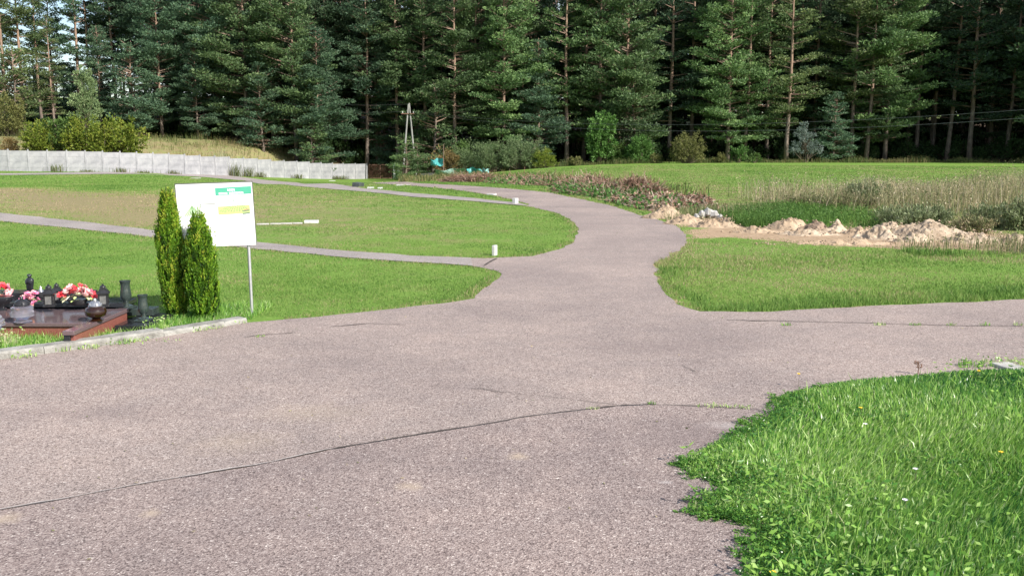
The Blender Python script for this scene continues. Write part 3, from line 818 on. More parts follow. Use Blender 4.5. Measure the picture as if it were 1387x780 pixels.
def put_pine(kind, x, y, Ht, label, group=None, tone=(1, 1, 1), name='pine_tree', wide=1.0):
    p = PN[kind]; s = Ht / p['H']
    o = empty(name, (x, y, hz(x, y) - .1), label, 'pine tree', group, rnd.uniform(0, 6.28))
    o.scale = (s * wide, s * wide, s)
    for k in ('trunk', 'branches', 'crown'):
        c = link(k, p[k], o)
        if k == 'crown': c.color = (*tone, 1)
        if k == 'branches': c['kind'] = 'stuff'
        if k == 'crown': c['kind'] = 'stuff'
    return o
G = (1.0, 1.08, .85); BR = (1.25, 1.4, 1.0); BL = (.85, 1.0, 1.08); DK = (.75, .85, .85); OL = (1.3, 1.2, .9)  # DK: shade of set-back and right-hand pines painted into the crown colour
front = [  # photo column, distance, height, kind, tone, label
 (-40, 108, 19, 'F0', G, 'pine cut by the left frame edge, behind the start of the concrete fence'),
 (10, 110, 20, 'S0', OL, 'thin pine at far left with broken limbs against the sky'),
 (36, 113, 22, 'T0', OL, 'tall pine with bare reddish trunk, tallest at the far left'),
 (62, 117, 19, 'T2', G, 'slimmer bare trunked pine just right of the tall reddish one at far left'),
 (22, 104, 9.5, 'Y0', OL, 'short bushy young pine low at the far left behind the fence'),
 (78, 107, 13.5, 'S1', OL, 'olive pine of middle height behind the left end of the yellow green shrubs'),
 (112, 118, 22, 'S0', BL, 'sparse pine above the pale birch, sky showing through its limbs'),
 (140, 112, 13, 'F3', BL, 'bluish pine of middle height rising behind the pale birch'),
 (163, 119, 24, 'T1', BL, 'thin dark pine trunk against the sky right of the pale birch'),
 (182, 121, 23, 'T0', BL, 'second thin dark trunk against the sky, above the right end of the shrubs'),
 (203, 118, 24, 'T2', BL, 'dark pine trunk on the right edge of the sky opening at left'),
 (190, 109, 11, 'Y1', BL, 'low dark pine just behind the right end of the yellow green shrubs'),
 (222, 112, 19, 'F1', BL, 'broad bluish pine with a forked reddish stem above the grey fence'),
 (248, 116, 23, 'M0', BL, 'dense bluish pine standing right of the forked broad one'),
 (270, 110, 12, 'F2', BL, 'shorter pine in front, its skirt touching the dry bank above the sign board'),
 (300, 113, 24, 'F1', BL, 'tall full pine directly above the white information board'),
 (336, 111, 23, 'F0', G, 'tall full pine just right of the column above the information board'),
 (358, 108, 10, 'Y1', BL, 'low spreading pine at the foot of the bank trees above the white fence slabs'),
 (372, 112, 25, 'F3', BL, 'slender tall pine above the middle of the white fence slabs'),
 (402, 110, 24, 'F1', G, 'wide pine with branches to the ground above the white fence slabs'),
 (432, 109, 17, 'F0', BL, 'rounded pine at the left side of the dark forest gap'),
 (425, 107, 7, 'Y0', G, 'small pine at the foot of the rounded one beside the dark gap'),
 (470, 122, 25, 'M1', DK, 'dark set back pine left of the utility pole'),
 (497, 117, 24, 'M2', BL, 'pine with pale needle pads left of the utility pole'),
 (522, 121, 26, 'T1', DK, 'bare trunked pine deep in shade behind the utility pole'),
 (540, 117, 25, 'M3', G, 'tall pine rising straight behind the top of the utility pole'),
 (520, 119, 8.5, 'Y1', BL, 'low pine in the shade close behind the utility pole, on its left'),
 (578, 116, 25, 'M0', G, 'tall pine first to the right of the utility pole'),
 (585, 111, 11, 'Y0', G, 'short bright pine first to the right of the utility pole'),
 (617, 112, 24, 'M1', G, 'pine with a clear grey trunk down to the left end of the willow thicket'),
 (646, 114, 25, 'F3', G, 'pine with sunlit reddish trunk behind the middle of the willow thicket'),
 (682, 111, 23, 'F1', BR, 'bright green full pine behind the middle of the willow thicket'),
 (708, 115, 26, 'M2', G, 'pine with two sunlit orange stems above the willow thicket'),
 (730, 111, 15, 'F2', BL, 'grey green bushy pine behind the right end of the willow thicket'),
 (768, 112, 25, 'S1', BR, 'airy pine with a ladder of bright limbs right of the willow thicket'),
 (790, 116, 26, 'F3', G, 'tall full pine between the two light airy ones near the middle'),
 (815, 112, 25, 'S0', BR, 'airy pine with pale straight trunk above the bright broadleaf bush'),
 (846, 112, 24, 'F0', G, 'broad pine at the left side of the central dark forest interior'),
 (862, 110, 12, 'Y1', G, 'short pine with low pads left of the central dark interior'),
 (905, 116, 26, 'S1', BL, 'pine with pale pads in front of the central dark interior'),
 (936, 118, 27, 'T1', G, 'pine with thin light trunk in front of the central dark interior'),
 (952, 120, 26, 'T2', BL, 'dim trunk close right of the light trunk in the central dark interior'),
 (985, 112, 24, 'F1', BR, 'bright layered pine right of the round olive bush'),
 (1006, 113, 23, 'S0', BR, 'bright open pine with its trunk showing right of the round olive bush'),
 (1038, 116, 25, 'F3', G, 'darker pine standing left of the silvery willow'),
 (1064, 111, 24, 'S1', OL, 'lit pine with orange trunk directly left of the silvery willow'),
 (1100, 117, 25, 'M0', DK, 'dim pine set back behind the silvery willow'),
 (1152, 112, 25, 'M3', OL, 'olive pine with a crooked dead limb right of the silvery willow'),
 (1172, 111, 22, 'S0', G, 'airy pine with low outer pads right of the one with the dead limb'),
 (1198, 112, 26, 'F1', BR, 'broad bright pine, largest of the right half of the forest edge'),
 (1128, 109, 8, 'Y1', BL, 'low spreading pine in shade close right of the silvery willow'),
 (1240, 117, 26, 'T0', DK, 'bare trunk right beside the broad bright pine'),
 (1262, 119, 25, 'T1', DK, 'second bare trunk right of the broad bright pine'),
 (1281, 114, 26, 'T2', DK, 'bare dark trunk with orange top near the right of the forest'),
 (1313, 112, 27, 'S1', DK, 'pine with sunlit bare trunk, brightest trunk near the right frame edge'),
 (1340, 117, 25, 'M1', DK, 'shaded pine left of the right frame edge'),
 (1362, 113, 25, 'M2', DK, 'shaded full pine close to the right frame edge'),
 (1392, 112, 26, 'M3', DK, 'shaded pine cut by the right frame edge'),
]
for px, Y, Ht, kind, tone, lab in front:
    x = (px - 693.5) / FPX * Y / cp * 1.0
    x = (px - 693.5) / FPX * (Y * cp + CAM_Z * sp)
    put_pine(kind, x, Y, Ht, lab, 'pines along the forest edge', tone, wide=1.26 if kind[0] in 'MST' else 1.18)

# rows of pines deeper in
k = 0
for row, (Y0, step) in enumerate([(121, 4.2), (126, 3.8), (131, 3.8), (137, 3.8), (144, 4.0), (152, 4.2)]):
    x = -80 - row * 2.0
    while x < 84 + row * 2:
        px = 693.5 + x / Y0 * FPX
        y = Y0 + rnd.uniform(-2.4, 2.4); xx = x + rnd.uniform(-1.3, 1.3)
        x += step * rnd.uniform(.8, 1.2)
        Ht = rnd.uniform(23, 30); kd_ = rnd.choice(['F0', 'F1', 'F3', 'M0', 'M1', 'M2', 'M3']) if row < 2 else 'B%d' % rnd.randrange(3)
        if px < 232:
            if row > 2: continue
            if rnd.random() < .4: Ht = rnd.uniform(21, 25); kd_ = 'T%d' % rnd.randrange(3)
            else: Ht = rnd.uniform(7.5, 10.5); kd_ = 'Y%d' % rnd.randrange(2)
        elif px < 330 and row > 1: Ht = rnd.uniform(17, 24)
        put_pine(kd_, xx, y, Ht, 'pine deep in the forest behind the front row of trunks', 'pines deep in the forest', (.72, .82, .8) if row < 2 else (.6, .7, .68)); k += 1  # darker crown tones put the shade of the deep rows into colour
# forest shoulder to the right of the view: the same wood coming forward
for i, (x, y) in enumerate([(72, 104), (77, 97), (76, 109), (83, 91), (80, 103), (88, 97), (84, 110), (92, 86), (90, 104), (71, 114), (61.5, 106), (64, 101), (67, 97), (63, 111), (67, 106), (71, 100), (61, 103), (65, 92), (70, 94)]):
    put_pine(['F0', 'M1', 'F3', 'M0'][i % 4], x, y, rnd.uniform(25, 30), 'pine of the forest shoulder beyond the right frame edge', 'pines beyond the right frame edge', G)

# ------------------------------------------------------------------ shrubs and small broadleaf trees
def put_shrub(name, d, px, base_py, Y, label, cat='shrub', scale=1.0, rz=None, group=None, sx=1.0, xy=None):
    if xy is None:
        x = (px - 693.5) / FPX * (Y * cp + CAM_Z * sp); y = Y
    else: x, y = xy
    o = empty(name, (x, y, hz(x, y) - .03), label, cat, group, rnd.uniform(0, 6.28) if rz is None else rz)
    o.scale = (scale * sx, scale * sx, scale)
    for k in d:
        c = link({'leaves': 'foliage', 'stems': 'stems'}[k], d[k], o); c['kind'] = 'stuff'
    return o
def leafmat(nm, a, b, c, tr=.35): return foliage(nm, [(0, a), (.5, b), (1, c)], tr, .55, .12)
LM = dict(
    yel=leafmat('yellow_green_leaves', (.07, .11, .015), (.16, .22, .03), (.34, .34, .06)),
    mid=leafmat('mid_green_leaves', (.04, .08, .02), (.09, .16, .04), (.17, .25, .07)),
    brt=leafmat('bright_green_leaves', (.04, .1, .02), (.08, .17, .04), (.15, .27, .07)),
    wil=leafmat('willow_leaves', (.07, .11, .05), (.14, .2, .09), (.23, .29, .14)),
    oli=leafmat('olive_leaves', (.09, .1, .03), (.17, .18, .06), (.28, .28, .11)),
    pal=leafmat('pale_birch_leaves', (.1, .15, .07), (.19, .27, .12), (.33, .4, .2)),
    sil=leafmat('silver_willow_leaves', (.08, .12, .1), (.17, .22, .19), (.34, .4, .37)),
    brn=leafmat('browning_leaves', (.12, .08, .03), (.2, .15, .06), (.3, .22, .1)),
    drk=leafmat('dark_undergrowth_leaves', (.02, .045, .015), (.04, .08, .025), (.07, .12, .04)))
def bush(h, r, n, L, W, seed, mat, lobes=5, up=.25):
    q = random.Random(seed); e = [(0, 0, h * .48, r * .7, r * .7, h * .45)]
    for i in range(lobes):
        a = q.uniform(0, 6.28); d = q.uniform(.3, .75) * r; hh = h * q.uniform(.5, .95)
        e.append((math.cos(a) * d, math.sin(a) * d, hh * .55, r * q.uniform(.25, .45), r * q.uniform(.25, .45), hh * .45))
    return broad(h, e, n, L, W, seed, LM[mat], up=up)
# behind the left stretch of fence
b1 = bush(3.9, 2.2, 4200, .22, .13, 201, 'yel'); b2 = bush(3.4, 1.9, 3600, .22, .13, 202, 'yel', 6); b3 = bush(3.2, 1.9, 3600, .2, .12, 203, 'mid', 6)
put_shrub('leafy_shrub', b2, 56, 0, 90, 'yellow green shrub, leftmost of the row behind the grey fence', scale=1.15, group='shrubs behind the grey fence')
put_shrub('leafy_shrub', b3, 86, 0, 91, 'duller green shrub, second from left in the row behind the grey fence', scale=1.35, group='shrubs behind the grey fence')
put_shrub('leafy_shrub', b1, 118, 0, 91, 'yellow green shrub below the pale birch, middle of the row behind the grey fence', scale=1.2, group='shrubs behind the grey fence')
put_shrub('leafy_shrub', b2, 143, 0, 90.5, 'low yellow green shrub, second from right in the row behind the grey fence', scale=1.2, group='shrubs behind the grey fence')
put_shrub('leafy_shrub', b1, 166, 0, 91, 'pointed green shrub, rightmost and tallest of the row behind the grey fence', scale=1.3, group='shrubs behind the grey fence', rz=2.0)
bb = broad(8.5, [(0, 0, 6.2, 1.2, 1.2, 2.3), (.6, .2, 4.2, 1.4, 1.3, 1.8), (-.7, .1, 3.6, 1.1, 1.1, 1.5), (.3, .3, 7.8, .7, .7, 1.3)], 5200, .24, .13, 210, LM['pal'], up=.1)
put_shrub('birch_tree', bb, 122, 0, 98, 'pale green drooping birch rising behind the yellow green shrubs', 'tree', .9)
put_shrub('leafy_shrub', bush(6, 2.4, 4200, .25, .14, 211, 'oli'), 12, 0, 101, 'olive green bush in front of the far left pines', scale=.85)
put_shrub('leafy_shrub', bush(2.6, 1.6, 2000, .2, .12, 212, 'brn'), 14, 0, 90, 'brownish low bush at the far left behind the fence', scale=.8)
# thicket behind the brush piles
wl = bush(4.4, 3.0, 6500, .26, .07, 220, 'wil', 8, .1); wl2 = bush(4.2, 2.6, 5500, .26, .07, 221, 'wil', 7, .1)
put_shrub('willow_bush', wl, 642, 0, 104, 'grey green willow bush, left part of the thicket behind the brush piles', 'willow bush', .88, group='willow thicket')
put_shrub('willow_bush', wl2, 672, 0, 103, 'grey green willow bush in the middle of the thicket', 'willow bush', .92, group='willow thicket')
put_shrub('willow_bush', wl, 704, 0, 103, 'olive willow bush, tallest at the right of the thicket middle', 'willow bush', .95, rz=1.0, group='willow thicket')
put_shrub('leafy_shrub', bush(3.4, 2.4, 3800, .24, .09, 222, 'yel', 6), 738, 0, 102, 'yellow green shrub at the right end of the willow thicket', scale=.72)
put_shrub('leafy_shrub', bush(3.2, 1.6, 3000, .2, .1, 223, 'brn', 5), 600, 0, 103, 'brownish shrub behind the upright teal sheet', scale=1.15)
put_shrub('leafy_shrub', bush(4, 2, 3200, .22, .12, 224, 'mid', 5), 624, 0, 107, 'fresh green shrub left of the willow thicket', scale=1.05)
br1 = bush(6.4, 2.2, 5200, .3, .2, 230, 'brt', 8)
put_shrub('broadleaf_tree', br1, 815, 0, 106, 'bright green broadleaf sapling under the airy pines near the middle', 'tree', 1.05)
put_shrub('leafy_shrub', bush(4, 2.3, 4000, .3, .2, 231, 'brt', 6), 868, 0, 106, 'bright green bush at the left of the central dark interior', scale=.85)
put_shrub('leafy_shrub', bush(3, 2.1, 3000, .26, .16, 232, 'mid', 6), 838, 0, 107, 'mid green shrub between the bright sapling and the bright bush', scale=.9)
put_shrub('olive_bush', bush(4.4, 2.5, 6000, .22, .11, 233, 'oli', 9), 930, 0, 102, 'round olive green bush standing alone at the far field edge', 'shrub', .84)
put_shrub('leafy_shrub', bush(2.4, 1.4, 2000, .24, .14, 234, 'brt', 4), 1001, 0, 104, 'small bright bush right of the round olive bush', scale=.95)
put_shrub('silver_willow', broad(5, [(-.6, 0, 3.4, 1.0, 1.0, .9), (1.0, 0, 1.8, 1.3, 1.1, .9), (-1.2, .2, 1.7, 1.0, .9, .8), (.6, .2, 3.2, .9, .8, .6), (-.2, .2, 4.4, .5, .5, .5)], 2400, .26, .1, 235, LM['sil'], up=.1), 1090, 0, 105, 'silvery grey willow in front of the shaded forest', 'willow', .95)
put_shrub('leafy_shrub', bush(1.3, 1.2, 1200, .22, .12, 236, 'mid', 4), 1022, 0, 103, 'low weedy shrub by the field edge left of the silvery willow', scale=.9)
for px, lab in ((975, 'low green herb clump just right of the round olive bush'), (888, 'low green herb clump between the bright bush and the round olive bush'), (780, 'low green herb clump right of the willow thicket')):
    put_shrub('leafy_shrub', bush(1.5, 1.2, 1100, .2, .1, 237 + px, 'oli', 4), px, 0, 103.5, lab, scale=.8)
# small pines at the foot of the pole
for px, Y, h, lab in ((548, 104, 3.9, 'young light green pine at the foot of the utility pole, left one'), (566, 105, 3.6, 'young bluish pine at the foot of the utility pole, right one')):
    x = (px - 693.5) / FPX * (Y * cp + CAM_Z * sp); put_pine('Y0', x, Y, h + .3, lab, 'young pines at the pole', BR if px < 560 else G, wide=1.35)
# undergrowth inside the forest edge
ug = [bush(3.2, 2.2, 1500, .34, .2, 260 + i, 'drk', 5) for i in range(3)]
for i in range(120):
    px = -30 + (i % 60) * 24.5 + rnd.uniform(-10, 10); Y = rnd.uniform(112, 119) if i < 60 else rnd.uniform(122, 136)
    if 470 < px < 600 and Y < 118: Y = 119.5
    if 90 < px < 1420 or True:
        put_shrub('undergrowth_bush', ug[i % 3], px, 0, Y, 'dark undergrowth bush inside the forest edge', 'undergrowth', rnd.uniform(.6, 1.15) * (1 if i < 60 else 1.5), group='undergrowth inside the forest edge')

# ------------------------------------------------------------------ weeds on the bank and along the far edges
def weed_field(name, poly, n, hmin, hmax, wd, label, mat, tmean=.5, tsd=.22, bend=.5, cat='weeds', leafy=.0, lsz=.12, feather=0):
    xs = [p[0] for p in poly]; ys = [p[1] for p in poly]
    x = rng.uniform(min(xs), max(xs), n * 3); y = rng.uniform(min(ys), max(ys), n * 3)
    k = (rng.uniform(0, 1, len(x)) < (soft(x, y, poly, feather) if feather else inside(x, y, poly))) & (rng.uniform(0, 1, len(x)) < .5 + .9 * patch(x, y, .9, n % 17)); x, y = x[k][:n], y[k][:n]
    h = rng.uniform(hmin, hmax, len(x)) * (1 + .55 * patch(x, y, .8, 3))
    t = np.clip(tmean + .25 * patch(x, y, .4, 5) + rng.normal(0, tsd, len(x)), 0, 1)
    parts = [blades(np.c_[x, y, H(x, y) - .02], h, wd, t, bend, True)]
    if leafy:
        m = int(len(x) * leafy); ix = rng.integers(0, len(x), m)
        P = np.c_[x[ix], y[ix], H(x[ix], y[ix]) + h[ix] * rng.uniform(.3, 1.0, m)] + rng.normal(0, .05, (m, 3))
        parts.append(leaves(P, lsz, lsz * .5, np.clip(t[ix] + rng.normal(0, .1, m), 0, 1), .1))
    V, F, T = join(parts)
    return tag(link(name, mesh_np(name, V, F, T, mat=mat)), label, cat, kind='stuff')
M['bank'] = foliage('bank_weeds', [(0, (.06, .1, .028)), (.4, (.12, .14, .045)), (.7, (.19, .155, .065)), (1, (.3, .23, .13))], .3, .6, 0)
weed_field('bank_weeds', bank_poly, 46000, .25, .8, .035, 'dry yellow brown weeds covering the bank behind the fence', M['bank'], leafy=.5)
far_strip = [(-8, 103), (10, 103), (30, 103), (62, 104), (62, 106.5), (30, 106), (10, 106), (-8, 106)]
weed_field('edge_weeds', far_strip, 9000, .2, .65, .04, 'green and straw weeds along the foot of the forest', M['bank'], .3, leafy=1.0)

# ------------------------------------------------------------------ concrete panel fence
fence = empty('concrete_fence', (*P2([(258, 237)])[0], 0), 'long pale concrete panel fence curving along the far left plots', 'fence')
fo = fence.location.copy()
def fence_pt(px):
    u = (px - 693.5) / FPX * 1.0
    best = None
    for i in range(len(FX) - 1):
        # ray x = u * (y*cp + CAM_Z*sp)
        x0, y0, x1, y1 = FX[i], FY[i], FX[i + 1], FY[i + 1]
        f0 = x0 - u * (y0 * cp + CAM_Z * sp); f1 = x1 - u * (y1 * cp + CAM_Z * sp)
        if f0 <= 0 <= f1 or f1 <= 0 <= f0:
            t = f0 / (f0 - f1); return Vector((x0 + (x1 - x0) * t, y0 + (y1 - y0) * t))
posts = [-66, -40, -14, 12.5, 39.5, 65.5, 91.5, 116.5, 140, 163.5, 186, 208, 229.5, 250.5, 271, 291, 310.5, 330, 348.5, 366.5, 384.5, 402, 418.5, 434.5, 450, 464.5, 481, 496.5]
FHT = 1.78
PTS = [fence_pt(p) for p in posts]
for i in range(len(PTS) - 1):
    a, b = PTS[i], PTS[i + 1]; mid = (a + b) / 2; L = (b - a).length; rz = math.atan2(b.y - a.y, b.x - a.x)
    zb = min(hz(a.x, a.y), hz(b.x, b.y)) - .15; zt = (hz(a.x, a.y) + hz(b.x, b.y)) / 2 + FHT + rnd.uniform(-.04, .04)
    hh = (zt - zb) / 4; m = MB()
    for k in range(4):
        M3 = Matrix.Rotation(rz, 3, 'Z') @ Matrix.Rotation(rnd.uniform(-.012, .012), 3, 'Y')
        m.box((0, 0, hh * (k + .5)), (L - .1, .05 + .01 * (k % 2), hh - .02), M=M3)
        m.box((0, .004, hh * (k + .5)), (L - .12, .03, hh + .004), M=Matrix.Rotation(rz, 3, 'Z'))
    o = m.build('fence_panel', M['concrete'], fence, loc=(mid.x - fo.x, mid.y - fo.y, zb - fo.z))
    if i == 17: o['label'] = 'fence panel with a darker broken corner'
for i, p in enumerate(PTS):
    zb = hz(p.x, p.y) - .2
    rz = math.atan2(PTS[min(i + 1, len(PTS) - 1)].y - PTS[max(0, i - 1)].y, PTS[min(i + 1, len(PTS) - 1)].x - PTS[max(0, i - 1)].x)
    m = MB().box((0, 0, (FHT + .26) / 2), (.13, .14, FHT + .26), rz=rz)
    m.box((0, 0, FHT + .29), (.09, .1, .05), rz=rz)
    m.build('fence_post', M['concrete'], fence, loc=(p.x - fo.x, p.y - fo.y, zb - fo.z))
# gate at the end of the fence
ga = PTS[-1] + Vector((.25, .1)); gb = fence_pt(530)
gate = empty('mesh_gate', (ga.x, ga.y, hz(ga.x, ga.y)), 'brown wire mesh gate at the right end of the concrete fence', 'gate')
d = gb - ga; gh = 1.7
gm = MB()
for zz in (.08, gh): gm.tube([(0, 0, zz), (d.x, d.y, zz)], .035, 5)
for t in (0, .5, 1): gm.tube([(d.x * t, d.y * t, 0), (d.x * t, d.y * t, gh)], .04, 5)
gm.build('gate_frame', M['rust'], gate)
gw = MB()
for k in range(1, 26): gw.tube([(d.x * k / 26, d.y * k / 26, .1), (d.x * k / 26, d.y * k / 26, gh - .03)], .012, 3, False)
for k in range(1, 16): gw.tube([(0, 0, gh * k / 16), (d.x, d.y, gh * k / 16)], .012, 3, False)
tag(gw.build('wire_mesh', M['rust'], gate), kind='stuff')
for px, hh_, lab in ((534, 1.7, 'white concrete gate post, left of the pair at the end of the fence'), (539.5, 1.62, 'white concrete gate post, right of the pair at the end of the fence')):
    p = fence_pt(px); m = MB().box((0, 0, hh_ / 2 - .1), (.26, .24, hh_ + .2)).lathe([(.16, 0), (.16, .05), (.02, .12)], 4, (0, 0, hh_), PI / 4)
    o = m.build('gate_post', M['white_stone'], loc=(p.x, p.y, hz(p.x, p.y))); tag(o, lab, 'post')
# weeds leaning on the fence
for i, (px, hh_) in enumerate(((79, .9), (120, .3), (165, .6), (196, .35), (235, .5), (318, 1.6), (336, 1.3), (352, .8), (402, .7), (455, .6), (463, .6))):
    p = fence_pt(px); n_ = 90
    x = p.x + rng.normal(.3, .35, n_); y = p.y - 1.0 + rng.normal(0, .2, n_)
    V, F, T = blades(np.c_[x, y, H(x, y)], rng.uniform(.4, 1, n_) * hh_, .035, np.clip(rng.normal(.35, .2, n_), 0, 1), .6, True)
    V = V - np.array([p.x, p.y - 1, hz(p.x, p.y - 1)])
    o = link('weed_clump', mesh_np('weed_clump', V, F, T, mat=M['bank']), loc=(p.x, p.y - 1, hz(p.x, p.y - 1)))
    which = ['first', 'second', 'third', 'fourth', 'fifth', 'tall sixth', 'tall seventh', 'eighth', 'ninth', 'tenth', 'last'][i]
    tag(o, 'weed clump growing against the fence, %s from its left end' % which, 'weeds', 'weed clumps along the fence')
# tall pampas-like weed behind the fence
p = fence_pt(290); n_ = 160; x = p.x + rng.normal(0, .5, n_); y = p.y + 2.5 + rng.normal(0, .4, n_)
V, F, T = blades(np.c_[x, y, H(x, y)], rng.uniform(1.2, 3.0, n_), .05, np.clip(rng.normal(.6, .2, n_), 0, 1), .6, True)
V = V - np.array([p.x, p.y, 0]); tag(link('tall_weed', mesh_np('tall_weed', V, F, T, mat=M['grey_leaf']), loc=(p.x, p.y, 0)), 'tall pale feathery weed sticking up behind the fence above the sign', 'weed')

# ------------------------------------------------------------------ utility pole and wires
pY = 108; xa = lambda px, Y: (px - 693.5) / FPX * (Y * cp + CAM_Z * sp)
pole = empty('utility_pole', (xa(553, pY), pY, hz(xa(553, pY), pY)), 'A shaped utility pole of two leaning concrete legs by the fence gate', 'utility pole')
top = 1.7 + 57 * pY / 1250 - pole.location.z
MB().tube([(-.75, 0, -.5), (.12, 0, top)], [.12, .085], 8).build('pole_leg', M['pole'], pole, True)
MB().tube([(.95, .1, -.5), (.2, .1, top + .1)], [.12, .085], 8).build('pole_leg', M['pole'], pole, True)
MB().box((.05, -.12, top - 1.1), (1.5, .1, .1)).build('crossarm', M['rust'], pole)
for dx in (-.6, .65): MB().lathe([(.04, 0), (.07, .04), (.04, .1), (.07, .14), (.03, .2)], 8, (.05 + dx, -.12, top - 1.04)).build('insulator', M['white_stone'], pole, True)
q1 = atY(1387, 131, 62.0); q0 = Vector((pole.location.x + .7, pY - .12, pole.location.z + top - .85))
def wire(a, b, sag, lab, r=.018, t1=1.25):
    P_ = []
    for k in range(41):
        t = k / 40 * t1; v = a.lerp(b, t); v.z -= sag * 4 * t * (1.25 - t) / 1.5625 * (1 if t1 > 1 else .6)
        P_.append(v)
    o = MB().tube(P_, r, 5, False).build('power_wire', M['wire']); tag(o, lab, 'wire', 'power wires')
wire(q0, q1 + Vector((0, 0, .35)), 1.9, 'upper power wire crossing in front of the dark forest at right', .011)
wire(q0 + Vector((0, 0, -.1)), q1, 2.2, 'lower power wire crossing in front of the dark forest at right', .012)
ql = atY(452, 150, 112)
wire(Vector((pole.location.x - .5, pY - .12, pole.location.z + top - .85)), ql, .3, 'short power wire running left from the utility pole into the trees', .014, 1.0)
wire(Vector((pole.location.x + .1, pY, pole.location.z + top)), atY(452, 140, 112), .3, 'upper short power wire running left from the utility pole', .011, 1.0)

# ------------------------------------------------------------------ kerb
kb = empty('kerb', (KB[1][0], KB[1][1], 0), 'pale weathered concrete kerb between the graves and the asphalt', 'kerb')
ko = Vector((KB[1][0], KB[1][1]))
kl = [Vector(p) for p in KB]
tot = []; 
for i in range(len(kl) - 1): tot.append((kl[i + 1] - kl[i]).length)
def along(s):
    i = 0
    while i < len(tot) - 1 and s > tot[i]: s -= tot[i]; i += 1
    d_ = (kl[i + 1] - kl[i]).normalized(); return kl[i] + d_ * s, d_
Ls = sum(tot); s = -3.0; seg = 1.02; kk = 0
while s < Ls - .12:
    e = min(s + seg - .005, Ls); (a, da), (b, db) = along(max(s, -9)), along(e)
    if s < 0: a = kl[0] + (kl[1] - kl[0]).normalized() * s; 
    if e < 0: b = kl[0] + (kl[1] - kl[0]).normalized() * e
    dd = (b - a); n_ = Vector((-dd.y, dd.x)).normalized(); hk = .072 + rnd.uniform(-.006, .006)
    if s > Ls - 1.4: hk = .05
    prof = [(.0, -.1), (.0, hk - .02), (.018, hk), (.15, hk + .002), (.155, -.1)]
    m = MB(); nseg = 6; base = 0
    for j in range(nseg + 1):
        c_ = a.lerp(b, j / nseg)
        for (o_, z_) in prof:
            w_ = rnd.uniform(-.003, .003) if z_ > 0 else 0
            m.v.append((c_.x + n_.x * (o_ + w_) - ko.x, c_.y + n_.y * (o_ + w_) - ko.y, z_ + w_))
    for j in range(nseg):
        for k_ in range(4): i0 = j * 5 + k_; m.f.append((i0, i0 + 5, i0 + 6, i0 + 1))
    m.f.append((0, 1, 2, 3, 4)); m.f.append(tuple(nseg * 5 + q_ for q_ in (4, 3, 2, 1, 0)))
    m.build('kerb_stone', M['kerb'], kb); s += seg; kk += 1

# ------------------------------------------------------------------ graves
zA = .15
gf = atz(0, 437.5, zA).y; gbk = atz(0, 418, zA).y; gx = atz(175, 418, zA).x; gx0 = atz(113, 437.5, zA).x; gfr = atz(118, 449.5, zA).y
g1 = empty('plum_grave', (gx, gfr, 0), 'low plum and red granite grave nearest the kerb at the left', 'grave')
def gb_(nm, x0, x1, y0, y1, z0, z1, mat, par, bev=.006):
    o_ = par.location; return MB().box(((x0 + x1) / 2 - o_.x, (y0 + y1) / 2 - o_.y, (z0 + z1) / 2 - o_.z), (x1 - x0, y1 - y0, z1 - z0)).build(nm, mat, par, bevel=bev)
gb_('grave_slab', -6.6, gx0 - .004, gf, gbk, .115, zA, M['plum_granite'], g1)
gb_('front_face', -6.58, gx0 - .012, gf + .02, gf + .09, -.05, .112, M['red_granite'], g1)
gb_('side_slab', gx0, gx, gfr, gbk + .004, .118, zA + .006, M['plum_granite'], g1)
gb_('side_face', gx - .1, gx - .012, gfr + .03, gbk - .02, -.05, .115, M['red_granite'], g1)
gb_('corner_post', gx0 + .003, gx0 + .06, gfr + .012, gfr + .08, -.05, .115, M['black_granite'], g1)
gb_('inner_face', gx0 + .01, gx0 + .07, gfr + .09, gf + .1, -.05, .112, M['plum_granite'], g1)
zB = .2
bfr = gbk + .03; bbk = atz(100, 403, zB).y; bx = atz(168, 410, zB).x
g2 = empty('black_grave', (bx, bfr, 0), 'polished black granite grave behind the plum one carrying lanterns and flowers', 'grave')
gb_('grave_slab', -6.6, bx, bfr, bbk, .155, zB, M['black_granite'], g2)
gb_('grave_base', -6.57, bx - .02, bfr + .02, bbk - .02, -.05, .152, M['black_granite'], g2)
gb_('rear_step', -6.5, bx - .5, bbk + .004, bbk + .24, -.05, .245, M['black_granite'], g2)
px1 = atz(209, 436, .07).x
gb_('side_plinth', gx + .02, px1, atz(190, 441, .06).y, bbk - .1, -.05, .062, M['black_granite'], g2)
gb_('plinth_step', bx + .004, gx + .2, bfr + .05, bbk - .12, .064, .135, M['dark_granite'], g2)

def base_at(px, py, z): p = atz(px, py, z); return (p.x, p.y, z)
VP = [(.0, .0), (.062, 0), (.062, .012), (.03, .022), (.024, .045), (.034, .062), (.052, .09), (.055, .12), (.048, .17), (.044, .21), (.05, .245), (.054, .25), (.054, .258), (.046, .258), (.04, .2), (.0, .19)]
def lathe_thing(name, prof, mat, loc, lab, cat, sc=1.0, n=24):
    o = MB().lathe([(r * sc, z * sc) for r, z in prof[1:]], n).build(name, mat, loc=loc, smooth=True); return tag(o, lab, cat)
def vase(px, py, z, hpx, lab):
    loc = base_at(px, py, z); sc = hpx / FPX * loc[1] / .258 * 1.0
    o = empty('stone_vase', loc, lab, 'vase', 'grave vases')
    MB().box((0, 0, .008 * sc), (.15 * sc, .15 * sc, .016 * sc)).build('foot_plate', M['dark_granite'], o, bevel=.002)
    MB().lathe([(r * sc * .98, z_ * sc + .014 * sc) for r, z_ in VP[1:]], 26).build('vase_body', M['dark_granite'], o, smooth=True)
vase(171.5, 417, .137, 36, 'dark granite vase, farther and higher of the two right of the lanterns')
vase(195, 434, .064, 34, 'dark granite vase, nearer and lower of the two beside the thujas')
